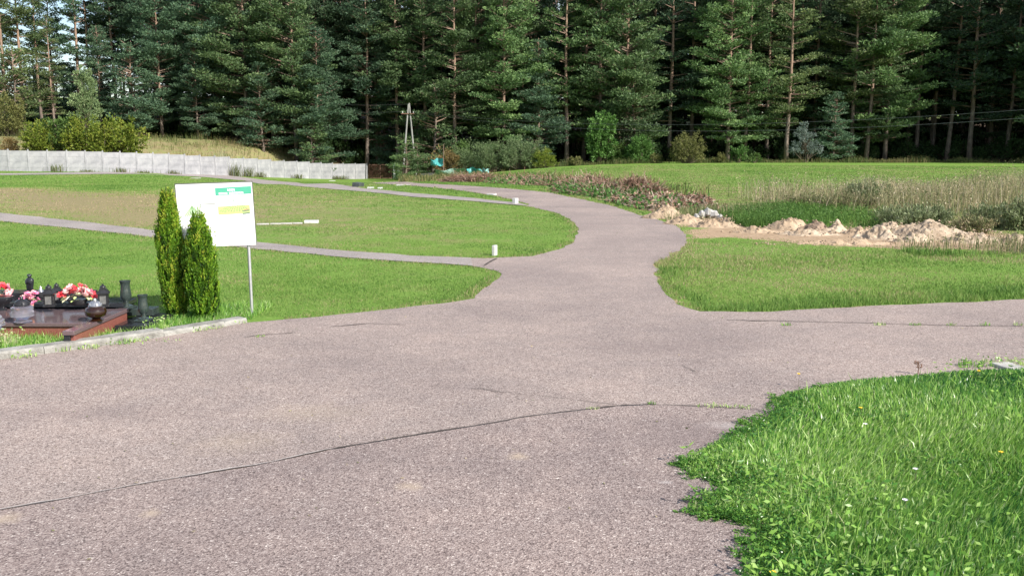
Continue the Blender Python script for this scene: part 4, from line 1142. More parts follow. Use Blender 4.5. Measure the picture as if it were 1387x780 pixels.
# candle lantern with pitched roof
def lantern(px, py, z, hpx, lab, wide=1.0, tiers=2):
    loc = base_at(px, py, z); sc = hpx / FPX * loc[1]
    o = empty('grave_lantern', loc, lab, 'lantern', 'grave lanterns', rnd.uniform(-.2, .2) + .35)
    w_ = .42 * sc * wide
    MB().box((0, 0, .04 * sc), (w_ * 1.2, w_ * 1.2, .08 * sc)).box((0, 0, .1 * sc), (w_ * .95, w_ * .95, .04 * sc)).build('lantern_base', M['black_metal'], o, bevel=.002)
    for sx in (-1, 1):
        for sy in (-1, 1): MB().box((sx * w_ * .42, sy * w_ * .42, .34 * sc), (.055 * sc, .055 * sc, .46 * sc)).build('corner_bar', M['black_metal'], o)
    MB().box((0, 0, .34 * sc), (w_ * .74, w_ * .74, .44 * sc)).build('glass_panes', M['lantern_glass'], o)
    r = MB(); s2 = math.sqrt(2) / 2
    r.lathe([(w_ * 1.3 * s2, .56 * sc), (w_ * 1.3 * s2, .6 * sc), (w_ * .75 * s2, .74 * sc), (w_ * .75 * s2, .78 * sc), (w_ * .5 * s2, .8 * sc)] + ([(w_ * .5 * s2, .86 * sc)] if tiers else []), 4, rot=PI / 4)
    r.build('lantern_roof', M['black_metal'], o)
    MB().lathe([(w_ * .34, .86 * sc), (w_ * .3, .9 * sc), (w_ * .1, .94 * sc), (w_ * .12, .97 * sc), (w_ * .03, sc)], 10).build('lantern_knob', M['black_metal'], o, smooth=True)
lantern(67.5, 415, zB + .004, 31, 'black candle lantern with grey panes left of the red flower bowl', .95)
lantern(78, 409, zB + .004, 27, 'smaller black lantern close behind the one left of the flower bowl', .8)
lantern(141, 414.5, zB + .004, 31, 'black roofed candle lantern right of the red flower bowl', .95)
lantern(124.5, 404, zB + .004, 12, 'tiny dark lantern half hidden behind the right end of the flower bowl', .9)
# statuette
loc = base_at(41.5, 396.5, .25); sc = 26 / FPX * loc[1]
st = empty('statuette', loc, 'small black praying figure statuette standing behind the pink flowers', 'statuette')
MB().lathe([(.17, 0), (.18, .05), (.15, .08)], 16).build('pedestal', M['black_granite'], st, True)
b_ = MB().lathe([(.15, .07), (.17, .12), (.16, .3), (.19, .45), (.215, .6), (.21, .7), (.15, .77), (.09, .81), (.07, .83), (.1, .86), (.125, .9), (.115, .96), (.06, 1.0)], 22, sx=1, sy=.75)
for k_ in range(-2, 3): b_.tube([(k_ * .05, -.125, .1), (k_ * .06, -.14, .35), (k_ * .045, -.15, .6)], [.018, .02, .01], 6)
b_.tube([(-.17, -.05, .66), (-.12, -.16, .52), (0, -.19, .6)], [.05, .05, .035], 8).tube([(.17, -.05, .66), (.12, -.16, .52), (0, -.19, .6)], [.05, .05, .035], 8)
b_.tube([(0, -.19, .56), (0, -.2, .7)], [.03, .015], 8)
for o_ in (b_.build('figure', M['black_granite'], st, True), MB().lathe([(.05, .84), (.08, .87), (.085, .92), (.05, .96)], 14, (0, -.04, 0)).build('head', M['dark_granite'], st, True)):
    pass
st.scale = (sc, sc, sc)
# silver topped spire
loc = base_at(56, 403, zB + .003); sc = 16 / FPX * loc[1]
st = empty('candle_jar', loc, 'dark candle jar with a pointed silver lid behind the pink flowers', 'candle')
MB().lathe([(.28, 0), (.3, .1), (.26, .5)], 14).build('jar', M['black_metal'], st, True); MB().lathe([(.27, .5), (.2, .62), (.12, .75), (.05, 1)], 14).build('lid', M['silver'], st, True); st.scale = (sc,) * 3
# dark round glass candle
def globe(px, py, z, hpx, mat, cap, lab, bulge=.46):
    loc = base_at(px, py, z); sc = hpx / FPX * loc[1]
    o = empty('candle_globe', loc, lab, 'candle', 'round candle glasses')
    MB().lathe([(.3, 0), (.33, .03), (.17, .1), (.2, .14), (.42, .24), (bulge, .38), (bulge * .97, .46), (.4, .58), (.25, .64)], 28).build('glass_bowl', mat, o, True)
    MB().lathe([(.28, .635), (.3, .67), (.26, .72), (.24, .8), (.15, .86), (.07, .88), (.08, .94), (.03, 1)], 18).build('cap', cap, o, True)
    for k_ in range(6):
        a_ = k_ * PI / 3; MB().lathe([(.035, 0), (.045, .03), (.01, .1)], 6, (.26 * math.cos(a_), .26 * math.sin(a_), .7)).build('cap_stud', cap, o)
    o.scale = (sc,) * 3
globe(130.5, 434, zA + .007, 31, M['amber_glass'], M['silver'], 'round dark amber glass candle with silver cap on the plum slab')
globe(31.5, 436, zA + .001, 36, M['clear_glass'], M['black_metal'], 'tall frosted clear glass candle on the plum slab under the pink flowers', .4)
globe(-3, 446, .12, 24, M['clear_glass'], M['silver'], 'frosted glass candle cut by the left frame edge', .4)
# flowers
def flower_mesh(nm, mat, seed):
    q = random.Random(seed); m = MB()
    for ring, (r, n_, tilt) in enumerate(((.5, 7, .25), (.36, 6, .7), (.2, 4, 1.1))):
        for k_ in range(n_):
            a = 2 * PI * k_ / n_ + ring * .5 + q.uniform(-.1, .1); ca, sa = math.cos(a), math.sin(a)
            c_, s_ = math.cos(tilt), math.sin(tilt); b0 = len(m.v); wv = r * .55
            tip = (r * c_, r * s_); md = (r * .6 * c_, r * .6 * s_ - .03)
            for (d_, z_, wd) in ((.04, 0, .03), (md[0], md[1], wv / 2), (tip[0] * .92, tip[1], wv / 2.6), (tip[0], tip[1] + .05, .02)):
                m.v.append((ca * d_ - sa * wd, sa * d_ + ca * wd, z_)); m.v.append((ca * d_ + sa * wd, sa * d_ - ca * wd, z_))
            for j in range(3): m.f.append((b0 + 2 * j, b0 + 2 * j + 1, b0 + 2 * j + 3, b0 + 2 * j + 2))
    return m.mesh(nm, mat)
FM = {k_: flower_mesh('flower_head', M[k_ + '_flower'], i) for i, k_ in enumerate(('red', 'pink', 'rose', 'cream'))}
leafm = MB().add([(0, 0, 0), (.3, .22, .08), (.75, .2, .1), (1, 0, 0), (.75, -.2, .1), (.3, -.22, .08), (.5, 0, .0)], [(0, 1, 6), (1, 2, 6), (2, 3, 6), (3, 4, 6), (4, 5, 6), (5, 0, 6)])
LFM = {'lime': leafm.mesh('leaf', M['lime_leaf']), 'cream': leafm.mesh('leaf', M['cream_flower']), 'green': leafm.mesh('leaf', solid('deep_green_leaf', (.02, .07, .015), (.05, .14, .03), 20, .5))}
def bouquet(px0, px1, pyb, pyt, z, heads, potmat, potw, lab, seed, hs=.06, lv=('lime', 'cream'), nleaf=12, pot=True):
    q = random.Random(seed); loc = base_at((px0 + px1) / 2, pyb, z); k_ = loc[1] / FPX; W_ = (px1 - px0) * k_; Hh = (pyb - pyt) * k_
    o = empty('flower_arrangement', loc, lab, 'flowers')
    if pot: MB().lathe([(potw * .4, 0), (potw * .5, .01), (potw * .62, Hh * .28), (potw * .6, Hh * .3)], 16, sx=1, sy=.5).build('bowl', potmat, o, True)
    for i in range(nleaf):
        a = q.uniform(0, 6.28); l_ = link('leaf', LFM[lv[i % len(lv)]], o); s_ = q.uniform(.05, .085); l_.scale = (s_, s_, s_)
        l_.location = (math.cos(a) * W_ * .3, math.sin(a) * W_ * .14, Hh * q.uniform(.28, .5)); l_.rotation_euler = (q.uniform(-.4, .4), q.uniform(-.2, .7), a)
    heads = heads * 2
    for i, c_ in enumerate(heads):
        t = ((i * 7) % len(heads) + .5) / len(heads) * 2 - 1; f = link('flower_head', FM[c_], o); s_ = hs * q.uniform(.85, 1.15); f.scale = (s_, s_, s_)
        f.location = (t * W_ * .42, q.uniform(-.07, .06), Hh * (.93 - .3 * t * t - q.uniform(0, .38)))
        f.rotation_euler = (q.uniform(.2, 1.2), q.uniform(-.5, .5) + t * .5, q.uniform(0, 6))
RS = 'red rose red red rose pink red rose red rose red red cream red rose red rose red rose rose'.split()
bouquet(80, 131, 413, 385, zB + .004, RS, M['black_metal'], .16, 'red and pink artificial flowers with lime leaves in a dark bowl between the lanterns', 5, .07, nleaf=18)
bouquet(-22, 21, 407, 381, zB + .004, 'red rose red pink red rose red red rose red rose red'.split(), M['terracotta'], .14, 'red artificial flowers at the left frame edge above a dark bowl', 6, .068, nleaf=10)
bouquet(28, 54, 418, 394, zB + .004, 'pink pink rose pink rose pink pink pink rose'.split(), M['terracotta'], .06, 'bright pink flower bunch just right of the frosted glass candle', 7, .062, ('green', 'lime'), 5)
bw = MB().lathe([(.2, 0), (.2, .1), (.12, .14), (.13, .3), (.42, .55), (.5, .8), (.48, .88), (.4, .86)], 24, sx=1, sy=.7).build('stone_bowl', M['black_granite'], loc=base_at(3, 420, zA + .001), smooth=True)
k_ = .155; bw.scale = (k_ * 1.5, k_ * 1.5, k_); tag(bw, 'polished black stone bowl under the red flowers at the left edge', 'bowl')

# ------------------------------------------------------------------ thujas
def thuja(px, pyb, pyt, wpx, seed, lab, lean=0.0, yellow=0.0, spiky=False):
    b0 = at(px, pyb); Y = b0.y + .12; k_ = Y / FPX; Ht = (pyb - pyt) * k_ * 1.03; Rm = wpx * k_ / 2
    x = xa(px, Y); g = np.random.default_rng(seed)
    o = empty('thuja_shrub', (x, Y, 0), lab, 'thuja', 'thujas by the kerb')
    MB().tube([(0, 0, -.05), (0, 0, Ht * .85)], [.028, .008], 7).build('trunk', M['stem'], o, True)
    # upright fans of scale leaves: each fan is a vertical spray of small diamonds
    nf = 900; z = g.uniform(.0, 1, nf) ** .85; prof = np.sin(np.clip(z * 1.02 + .02, 0, 1) ** .55 * PI * .93 + .12) ** .55
    prof = np.where(z < .14, .72 + z * 2, np.where(z > .6, np.clip((1.03 - z) / .43, 0, 1) ** .6, 1.0))
    a = g.uniform(0, 2 * PI, nf); lump = 1 + .1 * np.sin(a * 3 + z * 7 + seed) + .08 * np.sin(a * 5 - z * 13)
    r = Rm * prof * g.uniform(.55, 1.0, nf) ** .5 * lump * .93
    ft = np.clip(g.normal(.45, .3, nf) + yellow, 0, 1)
    per = 34; n = nf * per; ix = np.repeat(np.arange(nf), per)
    s = g.uniform(0, 1, n); sp2 = g.normal(0, 1, n)
    fl = g.uniform(.09, .17, nf)[ix]
    tang = np.c_[-np.sin(a), np.cos(a)][ix]; outv = np.c_[np.cos(a), np.sin(a)][ix]
    tw = g.uniform(-1, 1, nf)[ix]; wdir = tang * np.cos(tw)[:, None] + outv * np.sin(tw)[:, None]
    wid = fl * .28 * np.sin(np.clip(s, .05, .97) * PI) ** .7
    P = np.zeros((n, 3))
    P[:, :2] = outv * (r[ix] + fl * .12 * s)[:, None] + wdir * (sp2 * wid * .5)[:, None]
    P[:, 2] = z[ix] * Ht * .93 + fl * s * .9
    P[:, 0] += lean * P[:, 2] / Ht
    D = np.c_[wdir * (np.sign(sp2) * .35)[:, None] + outv * .25, np.ones(n)]
    T = np.clip(ft[ix] + (s - .5) * .35 + g.normal(0, .08, n), 0, 1)
    V, F, T = leaves(P, g.uniform(.018, .034, n), g.uniform(.006, .011, n), T, 0, D)
    # leader shoots
    m = 26; la = g.uniform(0, 6.28, m); sh = MB()
    for i in range(m):
        r0 = g.uniform(0, .4) * Rm; top_ = Ht * (g.uniform(.9, 1.0) + (.14 * (1 - r0 / Rm) * g.uniform(.2, 1) if spiky else .04))
        sh.tube([(r0 * math.cos(la[i]) + lean * .8, r0 * math.sin(la[i]), Ht * .78), (r0 * .9 * math.cos(la[i]) + lean + g.normal(0, .008), r0 * math.sin(la[i]), top_)], [.004, .0012], 4, False)
    Ps = []; 
    for i in range(m):
        q_ = np.array(sh.v[i * 8]); e_ = np.array(sh.v[i * 8 + 4]); c_ = g.uniform(0, 1, 26)[:, None]; Ps.append(q_ + (e_ - q_) * c_ + g.normal(0, .005, (26, 3)))
    V2, F2, T2 = leaves(np.vstack(Ps), .02, .007, np.clip(g.normal(.7, .15, m * 26), 0, 1), 0, np.tile([0, 0, 1.5], (m * 26, 1)))
    V, F, T = join([(V, F, T), (V2, F2, T2)])
    f = link('foliage', mesh_np('foliage', V, F, T, mat=M['thuja']), o); f['kind'] = 'stuff'
    tag(sh.build('leader_shoots', M['stem'], o), kind='stuff')
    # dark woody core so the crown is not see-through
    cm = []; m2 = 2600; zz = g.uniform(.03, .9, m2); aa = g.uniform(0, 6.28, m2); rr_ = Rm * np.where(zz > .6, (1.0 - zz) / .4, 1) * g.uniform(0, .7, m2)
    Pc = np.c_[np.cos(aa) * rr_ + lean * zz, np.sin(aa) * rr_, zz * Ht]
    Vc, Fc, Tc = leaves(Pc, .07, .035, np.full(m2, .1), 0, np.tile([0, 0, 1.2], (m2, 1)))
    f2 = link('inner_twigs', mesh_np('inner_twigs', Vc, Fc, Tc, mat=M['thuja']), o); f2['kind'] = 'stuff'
thuja(240, 434, 266, 37, 301, 'taller yellow green columnar thuja, left one of the pair before the sign', -.035, .12)
thuja(277.5, 437, 300, 42, 302, 'shorter greener columnar thuja with a spiky top, right one of the pair', -.02, -.03, True)

# ------------------------------------------------------------------ information board
bY = at(341, 427).y; pp = at(341, 427)
sg = empty('information_board', (pp.x, bY, 0), 'white information board with a green banner on a thin steel post', 'sign')
TLc, TRc, BLc, BRc = atY(235.5, 250.5, bY - .1), atY(342.5, 246.5, bY + .0), atY(247, 335.5, bY - .1), atY(346, 331.5, bY + .0)
o3 = sg.location
MB().tube([(0, .02, -.2), (-.012, .02, TRc.z - .03)], .016, 10).build('sign_post', M['galv'], sg, True)
MB().tube([(BLc.x - o3.x + .07, .06, -.2), (BLc.x - o3.x + .06, .06, TLc.z - .05)], .016, 10).build('sign_post', M['galv'], sg, True)
c = (TLc + TRc + BLc + BRc) / 4 - o3
ux = ((TRc - TLc) + (BRc - BLc)) / 2; W_ = ux.length; X_ = ux.normalized(); uz = ((TLc - BLc) + (TRc - BRc)) / 2; Hh = uz.length
Z_ = (uz - X_ * uz.dot(X_)).normalized(); Y_ = Z_.cross(X_)
BM = Matrix((X_, Y_, Z_)).transposed()
def panel(nm, x0, x1, z0, z1, t0, t1, mat, par):
    m = MB().box((0, 0, 0), (1, 1, 1))
    m.v = [tuple(BM @ Vector(((x0 + (v[0] + .5) * (x1 - x0) - .5) * W_, t0 + (v[1] + .5) * (t1 - t0), (.5 - (z0 + (v[2] + .5) * (z1 - z0))) * Hh)) + c) for v in m.v]
    m.f = [f[::-1] for f in m.f] if z1 > z0 else m.f
    return m.build(nm, mat, par)
wht = solid('white_board_face', (.8, .8, .8), (.86, .86, .86), 3, .45)
panel('board', 0, 1, 0, 1, -.004, .012, wht, sg)
edg = solid('dark_frame_edge', (.08, .09, .08), (.13, .14, .12), 10, .6)
for a_ in ((-.012, 1.006, -.016, 0), (-.012, 0, -.016, 1.0), (1, 1.006, 0, 1.0)): panel('frame_strip', *a_, -.006, .014, edg, sg)
def flat(nm, polys, col, dep=.0055, par=sg, rough=.5):
    m = MB()
    for poly in polys:
        n0 = len(m.v)
        for (x, z) in poly: m.v.append(tuple(BM @ Vector(((x - .5) * W_, -dep, (.5 - z) * Hh)) + c))
        m.f.append(tuple(range(n0, n0 + len(poly))))
    return m.build(nm, solid('print_' + nm + str(len(bpy.data.materials)), col, tuple(min(1, v * 1.1) for v in col), 30, rough), par)
def rq(x0, z0, x1, z1, sk=0): return [(x0, z0), (x1, z0 + sk), (x1, z1 + sk), (x0, z1)]
flat('banner', [rq(.51, .075, .985, .195, -.012)], (.07, .36, .24))
def scribble(x0, x1, z0, z1, n_, seed, thick=.35):
    q = random.Random(seed); P_ = []; wd = (x1 - x0) / n_
    for i in range(n_):
        a = x0 + i * wd; k2 = q.randrange(4); t = wd * thick
        P_.append(rq(a, z0, a + t, z1))
        if k2 in (0, 2): P_.append(rq(a + t, z0, a + wd * .8, z0 + (z1 - z0) * .25))
        if k2 in (1, 2): P_.append(rq(a + wd * .8 - t, z0 + (z1 - z0) * .25, a + wd * .8, z1))
        if k2 in (0, 3): P_.append(rq(a + t, z1 - (z1 - z0) * .25, a + wd * .8, z1))
    return P_
flat('banner_lettering', scribble(.67, .775, .095, .128, 5, 1, .5) + scribble(.555, .67, .15, .182, 7, 2, .5) + scribble(.69, .885, .145, .178, 11, 3, .5), (.8, .85, .84), .0065)
flat('logo', [[(.19, .1), (.2, .075), (.208, .12)], [(.13, .155), (.142, .145), (.15, .165), (.14, .172)], [(.165, .17), (.178, .155), (.188, .175)], [(.195, .16), (.21, .15), (.205, .166)]], (.42, .45, .42))
flat('logo_numerals', [rq(.285, .115, .3, .124), rq(.297, .118, .304, .135), rq(.285, .134, .304, .143), rq(.283, .143, .289, .158), rq(.285, .152, .306, .16), rq(.325, .112, .332, .158), rq(.332, .15, .345, .158), rq(.368, .118, .388, .127), rq(.366, .12, .373, .15), rq(.383, .122, .39, .15), rq(.37, .142, .388, .152)], (.5, .5, .5))
# printed field view, right
q = random.Random(4)
flat('picture_field', [rq(.53, .37, .95, .5, -.01)], (.42, .52, .2))
flat('picture_sky', [rq(.53, .3, .95, .355, -.015)], (.55, .62, .66))
vx, vz = .8, .26
rows = []
for k2 in range(11):
    bx_ = .535 + k2 * .04
    for j in range(4):
        t0 = .3 + j * .175 + (k2 % 3) * .03; t1 = t0 + .12
        x0, z0 = vx + (bx_ - vx) * t0, vz + (.46 - vz) * t0; x1, z1 = vx + (bx_ - vx) * t1, vz + (.46 - vz) * t1; w2 = .001 + .0035 * t0
        rows.append([(x0 - w2, z0), (x0 + w2, z0), (x1 + w2 * 1.3, z1), (x1 - w2 * 1.3, z1)])
flat('picture_rows', rows, (.14, .2, .1), .0065)
flat('picture_trees', [[(.667, .3), (.675, .245), (.683, .3)], [(.735, .3), (.745, .235), (.757, .3)], [(.83, .285), (.834, .235), (.84, .285)]], (.25, .33, .28), .0065)
flat('picture_bench', [rq(.855, .45, .945, .465, -.015), rq(.85, .485, .945, .505, -.01)], (.13, .2, .14), .0072)
flat('picture_path', [rq(.865, .43, .945, .442, -.015)], (.5, .25, .16), .0072)
# printed view, left
flat('picture_view', [rq(.09, .32, .3, .5, -.005)], (.6, .72, .52))
flat('picture_stripes', [[(.19, .34), (.195, .34), (.1 + i * .03, .5), (.088 + i * .03, .5)] for i in range(7)] + [[(.22 + i * .012, .37 + (i % 3) * .03), (.228 + i * .012, .36 + (i % 3) * .03), (.233 + i * .012, .41 + (i % 3) * .03)] for i in range(6)], (.2, .35, .16), .0065)
flat('picture_arch', [rq(.3, .315, .495, .33, -.004), rq(.3, .33, .31, .38), rq(.488, .325, .494, .4)], (.28, .3, .28), .0065)
flat('footer_logo', [[(.56 + i * .018, .945 - (i % 2) * .02), (.57 + i * .018, .935), (.575 + i * .018, .965)] for i in range(5)], (.25, .4, .25))
flat('footer_print', [rq(.6, .915, .68, .92), rq(.74, .9, .87, .905), rq(.75, .93, .83, .965)], (.7, .78, .62))

# ------------------------------------------------------------------ marker stones, slabs and edging
def stone(px, py, hpx, wpx, lab, dep=.1, rz=0, mat='white_stone', name='marker_stone', cat='marker stone', cap=True, lean=0):
    p = at(px, py); k_ = p.y / FPX; h_ = hpx * k_; w_ = wpx * k_
    m = MB().box((0, 0, h_ / 2 - .05), (w_, dep, h_ + .1))
    o = m.build(name, M[mat], loc=p, bevel=.008); o.rotation_euler = (0, lean, rz); tag(o, lab, cat); return o
a_ = stone(670, 346, 14, 4.6, 'white square marker stone on the rounded end of the middle lawn', .12, -.35)
b_ = stone(698, 276.5, 8, 5, 'white marker stone beside the far bend of the asphalt road', .2, -.5)
stone(262, 235.5, 7, 4, 'small white marker stone standing near the fence above the board', .35, .2)
stone(335, 237, 4, 12, 'broken pale stone lying at the fence foot right of the board', .3, .2, 'grey_stone', 'broken_stone', 'stone')
def slab(px, py, wpx, dm, h_, lab, mat='white_stone', rz=0.0, name='stone_slab', cat='slab', tilt=0.0):
    p = at(px, py); k_ = p.y / FPX
    o = MB().box((0, 0, h_ / 2), (wpx * k_, dm, h_)).build(name, M[mat], loc=p, bevel=.01); o.rotation_euler = (0, tilt, rz); tag(o, lab, cat); return o
slab(265, 242, 12, .5, .06, 'flat pale slab lying on the path edge above the board', 'grey_stone')
slab(303, 235, 14, .5, .08, 'flat pale slab lying at the fence foot right of the board top', 'grey_stone')
slab(422, 302.5, 19, .18, .07, 'white kerb piece, brightest and rightmost of the edging in the middle lawn', rz=.1)
for i, (px, wd) in enumerate(((356, 16), (373, 14), (388, 15), (403, 13))):
    slab(px, 304.5 - i * .4, wd, .12, .03, 'flat edging piece in the middle lawn, %s from the board' % ['first', 'second', 'third', 'fourth'][i], 'grey_stone', .1)
slab(485, 253.5, 10, .6, .22, 'dark tilted slab lying on the grass before the end of the fence', 'crate', -.3, tilt=.12)
slab(502, 255.5, 8, .35, .07, 'small white slab right of the dark tilted slab', tilt=0)
slab(515, 256, 6, .35, .07, 'smallest white slab, second right of the dark tilted slab')
slab(450, 245.5, 8, .35, .06, 'white slab in the grass strip left of the dark tilted slab')
slab(546, 251.5, 18, .6, .05, 'long grey flat slab at the far end of the asphalt road', 'grey_stone')
slab(666, 264.5, 11, .25, .05, 'flat white slab left of the far marker stone', rz=-.5)
slab(1372, 501, 30, .3, .03, 'rough pale concrete piece in the weeds at the right frame edge', 'grey_stone', .2, 'concrete_piece')

# ------------------------------------------------------------------ brush piles
def brush(px0, px1, pyb, hpx, lab, seed, n=900, red=.0, green=0.0, dz=.0, sl=1.0, lf=2.6):
    g = np.random.default_rng(seed); a = at(px0, pyb[0]); b = at(px1, pyb[1]); c_ = (a + b) / 2; L_ = (b - a).length
    Hh_ = hpx * c_.y / FPX * .8; ax = (b - a).normalized(); pr = Vector((-ax.y, ax.x, 0)); pr = pr if pr.y > 0 else -pr; dep = max(.7, min(L_ * .2, 2.2)); c_ = c_ + pr * dep * .9
    o = empty('brush_pile', c_, lab, 'brush pile', 'cut branch piles along the road')
    t = g.uniform(-1, 1, n); s_ = np.clip(g.normal(0, .4, n), -.85, 1.1); top = Hh_ * (1 - np.abs(t) ** 3) * (1 - np.clip(s_ * s_, 0, .95)) * (.75 + .3 * np.sin(t * 5 + seed))
    P = np.c_[t * L_ / 2 * ax.x + s_ * dep * pr.x, t * L_ / 2 * ax.y + s_ * dep * pr.y, np.clip(g.uniform(.0, 1, n) ** .6 * top, .03, 9)]
    P[:, 2] += H(P[:, 0] + c_.x, P[:, 1] + c_.y) - c_.z
    D = g.normal(size=(n, 3)) * np.array([1, 1, .38]); D /= np.linalg.norm(D, axis=1)[:, None]
    Ln = g.uniform(.3, 1.3, n) * sl; rr_ = g.uniform(.004, .017, n)
    # three-sided sticks
    u = np.cross(D, [0, 0, 1.0]); u /= np.linalg.norm(u, axis=1)[:, None] + 1e-9; v = np.cross(D, u)
    ring = [u * math.cos(k2 * 2.094) + v * math.sin(k2 * 2.094) for k2 in range(3)]
    A = P - D * (Ln / 2)[:, None]; B = P + D * (Ln / 2)[:, None]
    V = np.stack([A + r_ * rr_[:, None] for r_ in ring] + [B + r_ * rr_[:, None] * .4 for r_ in ring], 1).reshape(-1, 3)
    i = (np.arange(n) * 6)[:, None]; F = np.vstack([i + np.array([[0, 1, 4, 3]]), i + np.array([[1, 2, 5, 4]]), i + np.array([[2, 0, 3, 5]])])
    tn = np.clip(g.normal(.6, .22, n) - red, 0, 1)
    f = link('sticks', mesh_np('sticks', V, F, np.repeat(tn, 6), mat=M['brush']), o); f['kind'] = 'stuff'
    m = int(n * lf); ix = g.integers(0, n, m)
    V2, F2, T2 = leaves(P[ix] + g.normal(0, .12, (m, 3)) * np.array([1, 1, .6]), .12, .055, np.clip(g.normal(.3, .25, m), 0, 1), .1)
    f = link('withered_leaves', mesh_np('withered_leaves', V2, F2, T2, mat=M['brush']), o); f['kind'] = 'stuff'
    if green:
        m = int(n * green); ix = g.integers(0, n, m)
        V2, F2, T2 = leaves(P[ix] * np.array([1, 1, .75]) + g.normal(0, .12, (m, 3)) - np.array([pr.x, pr.y, 0]) * dep * .25, .15, .09, np.clip(g.normal(.5, .2, m), 0, 1), .1)
        f = link('green_regrowth', mesh_np('green_regrowth', V2, F2, T2, mat=LM['brt']), o); f['kind'] = 'stuff'
brush(596, 660, (247, 247), 12, 'low russet brush pile in front of the teal tarpaulin', 401, 2000, .15)
brush(655, 712, (248, 252), 12, 'greyish brush pile between the two russet ones', 402, 1000, 0, 1.6, lf=.8)
brush(732, 792, (251, 258), 14, 'long reddish brush pile along the far bend of the road', 403, 2600, .0, .6)
brush(820, 868, (261, 264), 21, 'tallest reddish brown brush pile, right end of the row', 404, 2800, .06, .3)
brush(740, 822, (259, 270), 10, 'green and yellow leafy brush at the road edge before the reddish piles', 405, 1100, 0, 2.2, lf=.5)
brush(818, 893, (272, 289), 15, 'grey withered herb pile at the road edge left of the sand heaps', 406, 1800, -.3, .5, sl=.6)
brush(893, 955, (277, 278), 13, 'flat russet mound of dead herbs behind the sand heap', 407, 1500, 0, .1, sl=.5)
# teal sheets, crates, net and stick
def cloth(name, x0, z0, wd, hh_, Y, mat, lab, seed, cat='tarpaulin', lie=0.0):
    g = random.Random(seed); m = MB(); nx, nz_ = 10, 6; c_ = Vector((xa(x0, Y), Y, 0)); k_ = Y / FPX; zb = 0
    for j in range(nz_ + 1):
        for i in range(nx + 1):
            u, v = i / nx, j / nz_
            m.v.append((u * wd * k_ + .05 * math.sin(v * 9 + seed), .25 * math.sin(u * 7 + v * 3 + seed) - lie * v, v * hh_ * k_ * (1 - .15 * math.sin(u * 5 + seed)) + .06 * math.sin(u * 13 + seed)))
    for j in range(nz_):
        for i in range(nx): a0 = j * (nx + 1) + i; m.f.append((a0, a0 + 1, a0 + nx + 2, a0 + nx + 1))
    o = m.build(name, mat, smooth=False, loc=(c_.x, Y, z0)); o.modifiers.new('thickness', 'SOLIDIFY').thickness = .01; return tag(o, lab, cat)
gz = hz(xa(600, 98), 98)
zpx = lambda py, Y: CAM_Z + (200 - py) * Y / FPX
cloth('tarpaulin', 583, zpx(224.5, 98), 17, 9, 98, M['tarp'], 'upright teal sheet hanging from a stick behind the brush piles', 1)
cloth('tarpaulin', 633, zpx(236, 97), 20, 8, 97, M['tarp'], 'bright teal tarpaulin lying behind the low russet brush pile', 3, lie=.5)
cloth('tarpaulin', 653, zpx(235, 98), 9, 7, 98, solid('pale_teal', (.15, .36, .35), (.28, .5, .48), 4, .5), 'small pale teal sheet right of the bright tarpaulin', 5, lie=.3)
cloth('ground_net', 590, zpx(238, 96), 40, 9, 96, M['net'], 'heap of faded green netting left of the bright tarpaulin', 7, 'net', .7)
p = Vector((xa(600.5, 98), 98, gz)); o = MB().tube([(0, 0, 0), (.05, 0, zpx(196, 98) - gz)], [.05, .03], 6).build('wooden_stake', M['limb'], loc=p); tag(o, 'thin upright stake holding the teal sheet', 'stake')
for i, (px, lab) in enumerate(((574, 'dark plastic crate, left one beside the green netting'), (584, 'dark plastic crate, right one beside the green netting'))):
    x_ = xa(px, 97); kk_ = empty('plastic_crate', (x_, 97, hz(x_, 97)), lab, 'crate', 'dark crates')
    for sx, sy, lx, ly in ((0, -.3, .7, .03), (0, .3, .7, .03), (-.35, 0, .03, .57), (.35, 0, .03, .57)): MB().box((sx, sy, .3), (lx, ly, .6)).build('crate_side', M['crate'], kk_)
    MB().box((0, 0, .03), (.66, .55, .04)).build('crate_floor', M['crate'], kk_)
cr_w = weed_field('rough_weeds', P2([(540, 248), (600, 246), (700, 249), (780, 257), (860, 268), (960, 270), (960, 262), (860, 250), (780, 243), (700, 240), (540, 241)]), 16000, .15, .55, .04, 'straw coloured and green weeds around the brush piles', M['bank'], .5, leafy=.5)

